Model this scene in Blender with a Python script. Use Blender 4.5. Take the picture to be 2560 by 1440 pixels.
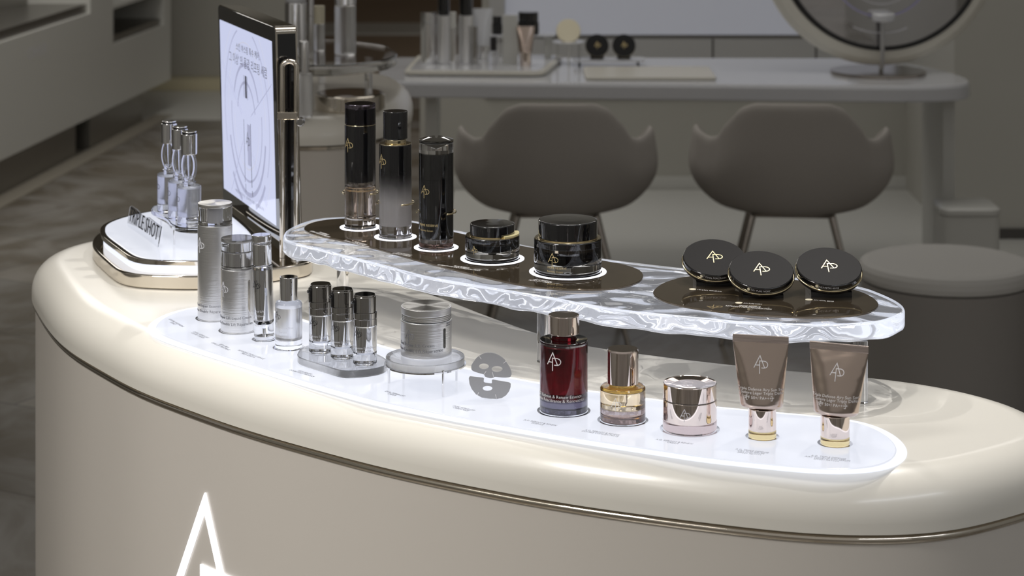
import bpy, bmesh, math, random
from mathutils import Vector, Matrix, noise
random.seed(7)
PI = math.pi
for o in list(bpy.data.objects): bpy.data.objects.remove(o)
scene = bpy.context.scene
C = scene.collection
# ------------------------------------------------------------------ camera, world, lights, exposure
F = 5600.0          # focal length in pixels of the 2560 px wide frame
HY = -534.0         # row of the horizon (level camera with a shifted lens)
H = 1.75            # camera height in metres
cam_d = bpy.data.cameras.new('camera'); cam = bpy.data.objects.new('camera', cam_d); C.objects.link(cam)
cam.location = (0, 0, H); cam.rotation_euler = (PI/2, 0, 0)
cam_d.sensor_width = 36; cam_d.lens = 36*F/2560; cam_d.shift_y = -(720-HY)/2560
cam_d.clip_start = .05; cam_d.clip_end = 60
cam_d.dof.use_dof = True; cam_d.dof.focus_distance = 2.98; cam_d.dof.aperture_fstop = 9.0
scene.camera = cam
w = bpy.data.worlds.new('world'); scene.world = w; w.use_nodes = True
wn = w.node_tree; bg = wn.nodes['Background']
# the rest of the shop around the counter: bright ceiling and fittings behind the camera, dim depth ahead
wtc = wn.nodes.new('ShaderNodeTexCoord'); wsp = wn.nodes.new('ShaderNodeSeparateXYZ'); wn.links.new(wtc.outputs['Generated'], wsp.inputs[0])
wr = wn.nodes.new('ShaderNodeMapRange'); wr.inputs['From Min'].default_value = -.5; wr.inputs['From Max'].default_value = .35
wr.inputs['To Min'].default_value = .27; wr.inputs['To Max'].default_value = .16; wn.links.new(wsp.outputs['Y'], wr.inputs['Value'])
bg.inputs['Color'].default_value = (1.0, .955, .89, 1); wn.links.new(wr.outputs[0], bg.inputs['Strength'])
def spot(name, loc, target, power, angle, radius, col=(1, .97, .935), blend=.35):
    l = bpy.data.lights.new(name, 'SPOT'); l.energy = power; l.spot_size = math.radians(angle); l.spot_blend = blend
    l.shadow_soft_size = radius; l.color = col
    o = bpy.data.objects.new(name, l); C.objects.link(o); o.location = loc
    o.rotation_euler = (Vector(target)-Vector(loc)).to_track_quat('-Z', 'Y').to_euler(); return o
def area(name, loc, target, power, sx, sy, col=(1, .97, .93), spread=180):
    l = bpy.data.lights.new(name, 'AREA'); l.energy = power; l.shape = 'RECTANGLE'; l.size = sx; l.size_y = sy
    l.color = col; l.spread = math.radians(spread)
    o = bpy.data.objects.new(name, l); C.objects.link(o); o.location = loc
    o.rotation_euler = (Vector(target)-Vector(loc)).to_track_quat('-Z', 'Y').to_euler(); return o
K1 = spot('ceiling_spot', (.75, 3.75, 3.1), (.1, 3.08, .97), 84, 54, .02)
K2 = spot('ceiling_spot', (-.95, 4.0, 3.1), (-.1, 3.15, .97), 62, 50, .02)
K3 = spot('ceiling_spot', (.10, 2.55, 3.2), (.1, 3.0, .9), 32, 48, .02)
area('front_fill', (-1.7, 1.4, 2.9), (-.4, 3.0, .5), 6, .6, .5, spread=60)  # soft fill added at the front left for the counter body
area('counter_fill', (.1, 3.3, 3.12), (.1, 3.2, .97), 2.5, 1.0, .5, spread=70)  # added overhead to widen and even the light on the counter top
area('back_fill', (.6, 7.4, 2.97), (.6, 7.6, 0), 21, 3.2, 1.2, col=(1, .97, .93))  # this and the next two are added to brighten the dark background
area('back_fill', (-2.0, 9.5, 2.97), (-2.0, 9.5, 0), 40, 1.6, 3.0, col=(1, .96, .9))
area('back_fill', (3.0, 14.0, 2.97), (1.0, 14.5, 0), 40, 2.0, 3.0, col=(1, .95, .88))
area('side_fill', (-2.65, 1.0, 2.75), (-3.2, 1.2, .7), 22, .2, 3.0, col=(1, .95, .88))  # added lamp on the unseen left wall: chrome streaks and side fill
area('side_fill', (1.95, 1.0, 2.75), (2.5, 1.2, .7), 18, .2, 3.0, col=(.86, .91, 1))  # same on the right, an added cooler side fill
for k_ in (K1, K2, K3): k_.data.cycles.is_caustics_light = True
scene.view_settings.view_transform = 'Standard'; scene.view_settings.look = 'None'
scene.view_settings.gamma = 1; scene.view_settings.use_curve_mapping = False
scene.view_settings.exposure = 0.0
scene.cycles.max_bounces = 16; scene.cycles.transmission_bounces = 14; scene.cycles.glossy_bounces = 6
scene.cycles.transparent_max_bounces = 12
scene.cycles.sample_clamp_indirect = 4
# ------------------------------------------------------------------ projection maths (pixel + known depth or height -> metres)
ZC = .97                       # counter top
def gp(px, py, z):             # point on the horizontal plane z
    Y = (H-z)*F/(py-HY); return ((px-1280)*Y/F, Y)
def zp(py, Y): return H-(py-HY)*Y/F
def xp(px, Y): return (px-1280)*Y/F
def base(cx, yf, wpx, z):      # centre and radius of a round foot from its front-most row
    Y = (H-z)*F/(yf-HY)/(1-wpx/(2*F)); return Vector((xp(cx, Y), Y, z)), wpx/2*Y/F
# ------------------------------------------------------------------ materials
def mat(name, col, rough=.4, metal=0, **k):
    m = bpy.data.materials.new(name); m.use_nodes = True
    b = m.node_tree.nodes['Principled BSDF']
    b.inputs['Base Color'].default_value = (*col, 1); b.inputs['Roughness'].default_value = rough
    b.inputs['Metallic'].default_value = metal
    for n, v in k.items():
        n = {'ior': 'IOR', 'trans': 'Transmission Weight', 'coat': 'Coat Weight', 'crough': 'Coat Roughness',
             'emis': 'Emission Strength', 'ecol': 'Emission Color', 'aniso': 'Anisotropic', 'sss': 'Subsurface Weight',
             'spec': 'Specular IOR Level'}[n]
        b.inputs[n].default_value = (*v, 1) if isinstance(v, tuple) else v
    return m
def nodes(m): return m.node_tree.nodes, m.node_tree.links, m.node_tree.nodes['Principled BSDF']
def bump(m, scale=(30, 30, 30), strength=.2, dist=.001, detail=2, kind='noise'):
    n, l, b = nodes(m)
    tc = n.new('ShaderNodeTexCoord'); mp = n.new('ShaderNodeMapping'); mp.inputs['Scale'].default_value = scale
    t = n.new('ShaderNodeTexNoise'); t.inputs['Scale'].default_value = 1; t.inputs['Detail'].default_value = detail
    bp = n.new('ShaderNodeBump'); bp.inputs['Strength'].default_value = strength; bp.inputs['Distance'].default_value = dist
    l.new(tc.outputs['Object'], mp.inputs[0]); l.new(mp.outputs[0], t.inputs['Vector'])
    l.new(t.outputs[0], bp.inputs['Height']); l.new(bp.outputs[0], b.inputs['Normal']); return t
def vary(m, scale, c1, c2, detail=4, lo=.35, hi=.65):
    n, l, b = nodes(m)
    tc = n.new('ShaderNodeTexCoord'); mp = n.new('ShaderNodeMapping'); mp.inputs['Scale'].default_value = scale
    t = n.new('ShaderNodeTexNoise'); t.inputs['Scale'].default_value = 1; t.inputs['Detail'].default_value = detail
    r = n.new('ShaderNodeValToRGB'); r.color_ramp.elements[0].position = lo; r.color_ramp.elements[1].position = hi
    r.color_ramp.elements[0].color = (*c1, 1); r.color_ramp.elements[1].color = (*c2, 1)
    l.new(tc.outputs['Object'], mp.inputs[0]); l.new(mp.outputs[0], t.inputs['Vector'])
    l.new(t.outputs[0], r.inputs[0]); l.new(r.outputs[0], b.inputs['Base Color']); return r
M = {}
LED = (.84, .88, 1.0)
M['cream'] = mat('cream lacquer', (.80, .77, .70), .3, coat=.5, crough=.15)
M['cream_body_shaded'] = mat('cream satin', (.63, .59, .54), .34, coat=.25, crough=.2)  # same cream as the top, darkened for the weaker light on the body
M['champagne'] = mat('champagne chrome', (.76, .70, .61), .06, 1)
M['chrome'] = mat('chrome', (.86, .86, .87), .04, 1)
M['smoke_chrome'] = mat('smoke chrome', (.50, .49, .48), .05, 1)
M['rose'] = mat('rose chrome', (.86, .755, .70), .04, 1)
M['gold'] = mat('gold', (.80, .69, .46), .14, 1)
M['gold_ink'] = mat('gold foil', (.95, .76, .40), .35, .6)
M['silver_ink'] = mat('silver foil', (.86, .86, .90), .4, .3)
M['grey_ink'] = mat('grey ink', (.17, .17, .20), .5)
M['pale_ink'] = mat('pale etched ink', (.66, .66, .70), .5)
M['black_ink'] = mat('black ink', (.012, .012, .015), .35)
M['white_ink'] = mat('white ink', (.85, .84, .84), .5)
M['black'] = mat('black gloss', (.006, .006, .007), .05, coat=1, crough=.03)
M['black_satin'] = mat('black satin', (.012, .012, .013), .32)
M['black_mirror'] = mat('black bronze mirror', (.16, .125, .085), .035, .75, coat=.6, crough=.02)
M['brush'] = mat('brushed silver', (.90, .90, .91), .34, 1, aniso=.6)
def brushed(m, sc):
    n, l, b = nodes(m)
    t = bump(m, sc, .30, .0005, 2)
    tg = n.new('ShaderNodeTangent'); tg.direction_type = 'RADIAL'; tg.axis = 'Z'
    l.new(tg.outputs[0], b.inputs['Tangent'])
brushed(M['brush'], (14, 14, 1100))
M['brush_top'] = mat('spun silver', (.90, .89, .87), .28, 1, aniso=.85)
n_, l_, b_ = nodes(M['brush_top']); tg = n_.new('ShaderNodeTangent'); tg.direction_type = 'RADIAL'; tg.axis = 'Z'
l_.new(tg.outputs[0], b_.inputs['Tangent'])
def glass(name, col=(1, 1, 1), rough=0.0, ior=1.49): return mat(name, col, rough, 0, trans=1.0, ior=ior)
M['glass'] = glass('clear glass', (.97, .98, 1), 0, 1.46)
M['acrylic_foot'] = glass('frosted acrylic underside', (.99, .99, 1), .28)
M['acrylic'] = glass('clear acrylic', (.98, .985, 1))
M['rose_glass'] = glass('rose tinted glass', (.44, .31, .28))
M['amber_glass'] = glass('amber glass', (.66, .46, .14))
M['red_liquid'] = mat('ruby essence', (.11, .005, .010), .02, 0, trans=.86, ior=1.36)
M['smoke_glass'] = glass('violet smoke glass', (.15, .14, .20))
M['yellow_liquid'] = glass('golden oil', (.96, .80, .28), 0, 1.40)
M['peach_liquid'] = glass('peach concentrate', (.97, .80, .55), 0, 1.36)
M['milk'] = mat('frosted serum', (.95, .955, .98), .3, 0, trans=.88, ior=1.2)
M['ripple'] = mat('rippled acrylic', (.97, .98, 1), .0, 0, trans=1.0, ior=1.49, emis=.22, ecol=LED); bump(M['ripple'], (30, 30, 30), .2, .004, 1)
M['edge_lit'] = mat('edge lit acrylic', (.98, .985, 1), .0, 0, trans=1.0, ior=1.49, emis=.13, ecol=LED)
M['ripple_top'] = glass('lightly rippled acrylic', (.97, .98, 1)); bump(M['ripple_top'], (24, 24, 24), .22, .008, 0)
M['panel'] = mat('lit opal panel', (.22, .22, .225), .12, emis=.68, ecol=LED)
M['panel_rim'] = mat('bright opal rim', (.35, .36, .38), .2, emis=.95, ecol=LED)
M['led'] = mat('led light', (.9, .92, 1), .3, emis=1.6, ecol=LED)
M['sign'] = mat('lit sign face', (.9, .9, .95), .3, emis=1.3, ecol=(.93, .95, 1))
M['screen'] = mat('display glow', (.05, .05, .06), .08, emis=.80, ecol=(.70, .745, 1.0))
M['screen_grey'] = mat('display grey ring', (.05, .05, .06), .2, emis=.60, ecol=(.62, .65, .92))
M['screen_pale'] = mat('display pale ring', (.05, .05, .06), .2, emis=.70, ecol=(.80, .82, 1.0))
M['screen_dark'] = mat('display dark ink', (.02, .02, .03), .2, emis=.10, ecol=(.5, .5, .7))
M['white'] = mat('white laminate', (.60, .60, .57), .35)
M['white_gloss'] = mat('white gloss top', (.62, .63, .66), .12, coat=.3)
M['fabric'] = mat('grey beige wool', (.38, .355, .33), .95); bump(M['fabric'], (420, 420, 700), .5, .001)
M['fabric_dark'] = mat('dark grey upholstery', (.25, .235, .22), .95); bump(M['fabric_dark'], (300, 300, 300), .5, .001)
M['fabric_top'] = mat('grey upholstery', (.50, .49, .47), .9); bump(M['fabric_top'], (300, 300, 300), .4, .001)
M['steel'] = mat('brushed steel', (.30, .29, .27), .35, 1)
M['leg_metal'] = mat('dark bronze metal', (.35, .32, .29), .18, 1)
M['skin_plate'] = mat('silver grey mask film', (.36, .36, .37), .42, .25)
M['mirror'] = mat('mirror', (.62, .61, .62), .02, 1)
M['cream_pot'] = mat('cream plastic', (.82, .76, .58), .3)
M['bronze'] = mat('bronze tube', (.56, .46, .40), .17, .95); bump(M['bronze'], (28, 28, 60), .18, .004, 1)
M['bronze2'] = mat('bronze crimp', (.56, .47, .43), .3, .85); bump(M['bronze2'], (10, 10, 700), .4, .001)
M['litbox'] = mat('backlit wall panel', (.5, .5, .52), .4, emis=.14, ecol=(.78, .83, 1.0))
M['grey_wall'] = mat('grey panel', (.48, .48, .48), .4)
M['brown'] = mat('warm timber', (.33, .25, .18), .5)
M['taupe'] = mat('taupe panel', (.45, .44, .40), .5)
M['dark'] = mat('dark recess', (.07, .065, .06), .5)
M['cream_tray'] = mat('matt cream tray', (.62, .60, .54), .35)
M['white_frame'] = mat('white mirror frame', (.70, .68, .61), .3)
M['strip'] = mat('beige floor strip', (.30, .275, .23), .4)
M['yellowish'] = mat('ivory stone', (.66, .60, .42), .35)
# marble floor: veined slabs
M['floor'] = mat('marble tile', (.3, .28, .25), .22)
n_, l_, b_ = nodes(M['floor'])
tc = n_.new('ShaderNodeTexCoord'); mp = n_.new('ShaderNodeMapping'); mp.inputs['Rotation'].default_value = (0, 0, .5)
mp.inputs['Scale'].default_value = (.9, .9, .9)
br = n_.new('ShaderNodeTexBrick'); br.inputs['Scale'].default_value = 1.0; br.inputs['Mortar Size'].default_value = .004
br.inputs['Color1'].default_value = (.33, .305, .27, 1); br.inputs['Color2'].default_value = (.245, .235, .22, 1)
br.inputs['Mortar'].default_value = (.16, .15, .14, 1); br.inputs['Brick Width'].default_value = 1.1; br.inputs['Row Height'].default_value = .55
ns = n_.new('ShaderNodeTexNoise'); ns.inputs['Scale'].default_value = 2.2; ns.inputs['Detail'].default_value = 8; ns.inputs['Distortion'].default_value = 1.6
rp = n_.new('ShaderNodeValToRGB'); rp.color_ramp.elements[0].color = (.55, .50, .42, 1); rp.color_ramp.elements[1].color = (1, 1, 1, 1)
rp.color_ramp.elements[0].position = .38; rp.color_ramp.elements[1].position = .6
mx = n_.new('ShaderNodeMix'); mx.data_type = 'RGBA'; mx.blend_type = 'MULTIPLY'; mx.inputs['Factor'].default_value = 1
l_.new(tc.outputs['Object'], mp.inputs[0]); l_.new(mp.outputs[0], br.inputs['Vector']); l_.new(mp.outputs[0], ns.inputs['Vector'])
l_.new(ns.outputs[0], rp.inputs[0]); l_.new(br.outputs['Color'], mx.inputs['A']); l_.new(rp.outputs[0], mx.inputs['B'])
l_.new(mx.outputs['Result'], b_.inputs['Base Color'])
# bottles whose black lacquer fades to bare glass towards the foot (object space z = metres above the foot)
def lacquer(name, z0, z1, clear, col=(.006, .006, .007)):
    m = glass(name, clear, .0); n, l, b = nodes(m)
    tc = n.new('ShaderNodeTexCoord'); sp = n.new('ShaderNodeSeparateXYZ'); mr = n.new('ShaderNodeMapRange')
    mr.inputs['From Min'].default_value = z0; mr.inputs['From Max'].default_value = z1; mr.interpolation_type = 'SMOOTHSTEP'
    d = n.new('ShaderNodeBsdfPrincipled'); d.inputs['Base Color'].default_value = (*col, 1); d.inputs['Roughness'].default_value = .04
    d.inputs['Coat Weight'].default_value = 1
    ms = n.new('ShaderNodeMixShader'); out = n['Material Output']
    l.new(tc.outputs['Object'], sp.inputs[0]); l.new(sp.outputs['Z'], mr.inputs['Value']); l.new(mr.outputs[0], ms.inputs[0])
    l.new(b.outputs[0], ms.inputs[1]); l.new(d.outputs[0], ms.inputs[2]); l.new(ms.outputs[0], out.inputs['Surface']); return m
# ------------------------------------------------------------------ mesh helpers
def obj(name, geo, m, parent=None, smooth=35):
    v, f = geo[0], geo[1]
    me = bpy.data.meshes.new(name); me.from_pydata([tuple(p) for p in v], [], f); me.validate()
    ms = m if isinstance(m, (list, tuple)) else [m]
    for q in ms: me.materials.append(M[q] if isinstance(q, str) else q)
    if len(geo) > 2: me.polygons.foreach_set('material_index', geo[2])
    bm = bmesh.new(); bm.from_mesh(me); bmesh.ops.recalc_face_normals(bm, faces=bm.faces); bm.to_mesh(me); bm.free()
    if smooth:
        me.polygons.foreach_set('use_smooth', [True]*len(me.polygons)); me.set_sharp_from_angle(angle=math.radians(smooth))
    me.update()
    o = bpy.data.objects.new(name, me); C.objects.link(o)
    if parent: o.parent = parent
    return o
def tag(o, label, cat, group=None):
    o['label'] = label; o['category'] = cat
    if group: o['group'] = group
    return o
def thing(name, label, cat, loc=(0, 0, 0), rz=0, group=None):
    o = bpy.data.objects.new(name, None); C.objects.link(o); o.location = loc; o.rotation_euler = (0, 0, rz)
    o.empty_display_size = .02
    return tag(o, label, cat, group)
def struct(name, geo, m, parent=None, smooth=30):
    o = obj(name, geo, m, parent, smooth)
    if not parent: o['kind'] = 'structure'
    return o
def dup(root, loc, rz=None, label=None):
    r = root.copy(); C.objects.link(r); r.location = loc
    if rz is not None: r.rotation_euler = (0, 0, rz)
    if label: r['label'] = label
    for ch in list(root.children):
        c = ch.copy(); C.objects.link(c); c.parent = r
        for g in ch.children:
            d = g.copy(); C.objects.link(d); d.parent = c
    return r
def join(*gs):
    V, Fc, Mi = [], [], []
    for g in gs:
        n = len(V); V += [tuple(p) for p in g[0]]; Fc += [tuple(i+n for i in f) for f in g[1]]
        Mi += list(g[2]) if len(g) > 2 else [0]*len(g[1])
    return V, Fc, Mi
def move(g, d, rot=None):
    R = rot or Matrix.Identity(3)
    return ([R @ Vector(p)+Vector(d) for p in g[0]],)+tuple(g[1:])
def lathe(prof, n=64, cx=0, cy=0):
    """prof: (r, z) from bottom to top; r = 0 closes on the axis"""
    V, Fc, rings = [], [], []
    pr = [prof[0]]
    for a, b in zip(prof, prof[1:]):            # holding loops keep the long faces flat-shaded up to the bevel
        L = math.hypot(b[0]-a[0], b[1]-a[1])
        if L > .0022: e = .0004/L; pr += [(a[0]+(b[0]-a[0])*q, a[1]+(b[1]-a[1])*q) for q in (e, 1-e)]
        pr.append(b)
    prof = pr
    for r, z in prof:
        if r <= 1e-7: rings.append([len(V)]*n); V.append((cx, cy, z))
        else:
            rings.append(list(range(len(V), len(V)+n)))
            V += [(cx+r*math.cos(2*PI*i/n), cy+r*math.sin(2*PI*i/n), z) for i in range(n)]
    for a, b in zip(rings, rings[1:]):
        for i in range(n):
            j = (i+1) % n; q = [a[i], a[j], b[j], b[i]]; q2 = []
            for k in q:
                if k not in q2: q2.append(k)
            if len(q2) > 2: Fc.append(tuple(q2))
    return V, Fc
def cyl(r, z0, z1, bev=.0006, n=64, cx=0, cy=0):
    b = min(bev, r*.4, (z1-z0)*.4); k = .3*b
    return lathe([(0, z0), (r-b, z0), (r-k, z0+k), (r, z0+b), (r, z1-b), (r-k, z1-k), (r-b, z1), (0, z1)], n, cx, cy)
def ring(r0, r1, z0, z1, n=64, cx=0, cy=0):
    return lathe([(r0, z0), (r1, z0), (r1, z1), (r0, z1), (r0, z0)], n, cx, cy)
def shell(r, t, z0, z1, floor_t, n=64):       # open glass beaker
    return lathe([(0, z0), (r-.002, z0), (r-.0005, z0+.0006), (r, z0+.002), (r, z1), (r-t, z1), (r-t, z0+floor_t+.002), (r-t-.002, z0+floor_t), (0, z0+floor_t)], n)
def box(x0, x1, y0, y1, z0, z1, b=0):
    if not b:
        v = [(x, y, z) for x in (x0, x1) for y in (y0, y1) for z in (z0, z1)]
        return v, [(0, 1, 3, 2), (4, 6, 7, 5), (0, 4, 5, 1), (2, 3, 7, 6), (0, 2, 6, 4), (1, 5, 7, 3)]
    o = rrect(x0, x1, y0, y1, b); return stack(o, [(b*.5, z0), (0, z0+b*.5), (0, z1-b*.5), (b*.15, z1-b*.15), (b*.5, z1)])
def rrect(x0, x1, y0, y1, r, n=6):
    P = []
    for cx, cy, a in ((x1-r, y0+r, -90), (x1-r, y1-r, 0), (x0+r, y1-r, 90), (x0+r, y0+r, 180)):
        for i in range(n+1):
            t = math.radians(a+90*i/n); P.append((cx+r*math.cos(t), cy+r*math.sin(t)))
    return P
def smooth_loop(P, n=8):
    out = []; N = len(P)
    for i in range(N):
        p0, p1, p2, p3 = (Vector(P[(i+k-1) % N]) for k in range(4))
        for j in range(n):
            t = j/n
            out.append(tuple(.5*((2*p1)+(p2-p0)*t+(2*p0-5*p1+4*p2-p3)*t*t+(3*p1-p0-3*p2+p3)*t**3)))
    return out
def resample(P, n):
    N = len(P); L = [0]
    for i in range(N): L.append(L[-1]+(Vector(P[(i+1) % N])-Vector(P[i])).length)
    out = []; k = 0
    for j in range(n):
        s = L[-1]*j/n
        while L[k+1] < s: k += 1
        t = (s-L[k])/max(1e-9, L[k+1]-L[k]); out.append(tuple(Vector(P[k]).lerp(Vector(P[(k+1) % N]), t)))
    return out
def relax(P, k=6):
    for _ in range(k):
        P = [tuple((Vector(P[i-1])+2*Vector(P[i])+Vector(P[(i+1) % len(P)]))/4) for i in range(len(P))]
    return P
def area2(P): return sum(P[i-1][0]*P[i][1]-P[i][0]*P[i-1][1] for i in range(len(P)))
def ccw(P): return P if area2(P) > 0 else P[::-1]
def offset(P, d):                              # d > 0 shrinks a counter-clockwise loop
    out = []; N = len(P)
    for i in range(N):
        t = (Vector(P[(i+1) % N])-Vector(P[i-1]))
        if t.length < 1e-9: out.append(P[i]); continue
        t.normalize(); out.append((P[i][0]-t.y*d, P[i][1]+t.x*d))
    return out
def stack(P, levels, cap0=True, cap1=True, mi=None):
    P = ccw(list(P)); V, Fc = [], []; N = len(P); L2 = [levels[0]]
    for a, b in zip(levels, levels[1:]):
        L = math.hypot(b[0]-a[0], b[1]-a[1])
        if L > .003 and not mi and (abs(a[0]-b[0]) < 1e-6 or abs(a[1]-b[1]) < 1e-6): e = .0005/L; L2 += [(a[0]+(b[0]-a[0])*q, a[1]+(b[1]-a[1])*q) for q in (e, 1-e)]
        L2.append(b)
    levels = L2
    if cap1: levels = levels+[(levels[-1][0]+.0004, levels[-1][1])]     # keeps the flat lid flat-shaded
    if cap0: levels = [(levels[0][0]+.0004, levels[0][1])]+levels
    for d, z in levels: V += [(x, y, z) for x, y in offset(P, d)]
    for k in range(len(levels)-1):
        for i in range(N):
            j = (i+1) % N; Fc.append((k*N+i, k*N+j, (k+1)*N+j, (k+1)*N+i))
    if cap0: Fc.append(tuple(range(N-1, -1, -1)))
    if cap1: Fc.append(tuple((len(levels)-1)*N+i for i in range(N)))
    return V, Fc
def tube(path, r, n=12, closed=False, cap=True):
    P = [Vector(p) for p in path]; V, Fc = [], []; N = len(P); up = None
    for i, p in enumerate(P):
        a = P[i-1] if (i or closed) else p; b = P[(i+1) % N] if (i < N-1 or closed) else p
        t = (b-a).normalized()
        if up is None: up = Vector((0, 0, 1)) if abs(t.z) < .9 else Vector((1, 0, 0))
        s = t.cross(up).normalized(); up = s.cross(t).normalized(); rr = r[i] if isinstance(r, (list, tuple)) else r
        V += [p+rr*(s*math.cos(2*PI*k/n)+up*math.sin(2*PI*k/n)) for k in range(n)]
    for i in range(N if closed else N-1):
        for k in range(n):
            j = (i+1) % N; Fc.append((i*n+k, i*n+(k+1) % n, j*n+(k+1) % n, j*n+k))
    if not closed and cap: Fc += [tuple(range(n)), tuple((N-1)*n+k for k in range(n-1, -1, -1))]
    return V, Fc
def stroke(pts, wd, th=.0003, seg=.1):
    """flat ribbon along 2D points; returns V in (u, v, w) with mitred joints, w = thickness"""
    Q = [Vector(pts[0])]
    for a, b in zip(pts, pts[1:]):
        a, b = Vector(a), Vector(b); k = max(1, int((b-a).length/seg))
        Q += [a.lerp(b, (i+1)/k) for i in range(k)]
    V, Fc = [], []
    for i, p in enumerate(Q):
        d0 = (p-Q[i-1]).normalized() if i else None; d1 = (Q[i+1]-p).normalized() if i < len(Q)-1 else None
        if d0 is None: d0 = d1
        if d1 is None: d1 = d0
        n0 = Vector((-d0.y, d0.x)); n1 = Vector((-d1.y, d1.x)); nn = (n0+n1)
        nn = n0 if nn.length < .3 else nn.normalized()
        nn = nn/max(.45, nn.dot(n0))*wd/2
        for s in (-1, 1):
            for w_ in (0, th): V.append((p.x+s*nn.x, p.y+s*nn.y, w_))
    for i in range(len(Q)-1):
        a, b = i*4, i*4+4
        Fc += [(a+1, a+3, b+3, b+1), (a, b, b+2, a+2), (a, a+1, b+1, b), (a+2, b+2, b+3, a+3)]
    e = (len(Q)-1)*4; Fc += [(0, 2, 3, 1), (e, e+1, e+3, e+2)]
    return V, Fc
def monogram(h, wd=.026, th=.0003, seg=.05):
    """the two-letter monogram: an A whose right leg runs into the bowl of a P"""
    q = lambda x, y: ((x-487)/153*h, (392-y)/153*h)
    arc = [q(520+35*math.sin(a), 391-29*math.cos(a)) for a in [PI*i/12 for i in range(13)]]
    A = stroke([q(432, 420), q(485, 317), q(527, 418)], wd*h, th, seg*h)
    B = stroke([q(444, 397), q(482, 397)], wd*h, th, seg*h)
    P = stroke([q(483, 469), q(483, 362), q(508, 362)]+arc+[q(498, 420)], wd*h, th, seg*h)
    return join(A, B, P)
def text_geo(s, size, th=.0002, align='CENTER', width=None, bold=0):
    cu = bpy.data.curves.new('t', 'FONT'); cu.body = s; cu.size = size; cu.align_x = align; cu.align_y = 'CENTER'
    cu.resolution_u = 2; cu.offset = bold-.012*size; cu.space_line = .85
    o = bpy.data.objects.new('t', cu); C.objects.link(o); dg = bpy.context.evaluated_depsgraph_get(); dg.update()
    me = bpy.data.meshes.new_from_object(o.evaluated_get(dg)); V = [(v.co.x, v.co.y, 0) for v in me.vertices]
    Fc = [tuple(p.vertices) for p in me.polygons]
    bpy.data.objects.remove(o); bpy.data.curves.remove(cu); bpy.data.meshes.remove(me)
    if V:
        x0 = min(v[0] for v in V); x1 = max(v[0] for v in V)
        if width: k = width/(x1-x0); V = [(v[0]*k, v[1], v[2]) for v in V]
    n = len(V); V2 = V+[(v[0], v[1], th) for v in V]
    # top faces plus a skirt at the outline
    from collections import Counter
    cnt = Counter(); 
    for f in Fc:
        for a, b in zip(f, f[1:]+f[:1]): cnt[(a, b)] += 1
    side = [(a, b, b+n, a+n) for (a, b) in cnt if (b, a) not in cnt]
    return V2, [tuple(i+n for i in f) for f in Fc]+side
def on_cyl(g, r, z, ang=-PI/2):                # wrap (u, v, w) on a cylinder facing angle ang
    V = []
    for u, v, w_ in g[0]:
        a = ang+u/r; V.append(((r+w_)*math.cos(a), (r+w_)*math.sin(a), z+v))
    return V, g[1]
def on_plane(g, o, ex, ey):
    o, ex, ey = Vector(o), Vector(ex).normalized(), Vector(ey).normalized(); ez = ex.cross(ey)
    return [o+ex*u+ey*v+ez*w_ for u, v, w_ in g[0]], g[1]
def frosted_foot(g, z):                        # second material on the faces of the underside
    V, Fc = g[0], g[1]; return V, Fc, [1 if all(V[i][2] < z for i in f) else 0 for f in Fc]
# ------------------------------------------------------------------ the room
struct('floor', box(-9, 9, -6, 26, -.1, 0), 'floor', smooth=0)
struct('ceiling', box(-9, 9, 4.7, 20, 3.0, 3.1), 'taupe', smooth=0)  # unseen, added to cut overhead light so the background falls darker
struct('wall_left', box(-3.3, -3.2, -1.2, 3.2, 0, 2.8), 'white', smooth=0)  # unseen white wall added to give the chrome bright edges
struct('wall_right', box(2.5, 2.6, -1.2, 3.0, 0, 2.8), 'white', smooth=0)  # its unseen counterpart, also added for the chrome reflections
# counter outline, measured at the steel trim line
ZT = ZC-.066
D_ = lambda L, z: [gp(x, y, z) for x, y in L]
front = D_([(77.5, 739), (91, 779), (122, 829), (154, 864), (200, 898), (247, 925), (310, 961), (372, 990), (466, 1025), (560, 1059), (654, 1089),
            (760, 1119), (936, 1166), (1112, 1205), (1287, 1239), (1463, 1269), (1660, 1296), (1836, 1318), (2012, 1336), (2187, 1342), (2363, 1333), (2469, 1310), (2560, 1284)], ZT)
outl = front+[(.655, 2.66), (.682, 2.75), (.668, 2.83), (.625, 2.90), (.565, 2.955), (.48, 3.0), (.375, 3.035), (.25, 3.09), (.125, 3.16), (.06, 3.23),
              (-.015, 3.34), (-.07, 3.43), (-.15, 3.55), (-.24, 3.70), (-.33, 3.83), (-.44, 3.945), (-.56, 3.985), (-.66, 3.955), (-.735, 3.895), (-.785, 3.82)]
outl = relax(ccw(resample(smooth_loop(outl, 6), 260)), 8)
counter = thing('display_counter', 'cream lacquered oval shop counter with a lit monogram on its front', 'counter', (-.1, 3.2, 0))
def loc(g, o): return ([(p[0]-o.location.x, p[1]-o.location.y, p[2]-o.location.z) for p in g[0]],)+tuple(g[1:])
R_ = .052
lev = [(.0, ZT+.001)]+[(R_*(1-math.cos(a)), ZC-R_+R_*math.sin(a)) for a in [PI/2*i/12 for i in range(13)]]
obj('counter_top', loc(stack(outl, [(.03, ZT+.001)]+lev), counter), 'cream', counter, 45)
obj('metal_trim', loc(stack(outl, [(.02, ZT-.010), (.0035, ZT-.010), (.0015, ZT-.006), (.0035, ZT-.002), (.02, ZT-.0005)]), counter), 'champagne', counter, 60)
obj('counter_body', loc(stack(outl, [(.006, .08), (.006, ZT-.0101)]), counter), 'cream_body_shaded', counter, 45)
obj('plinth', loc(stack(outl, [(.05, 0), (.05, .0799)]), counter), 'dark', counter, 45)
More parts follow.
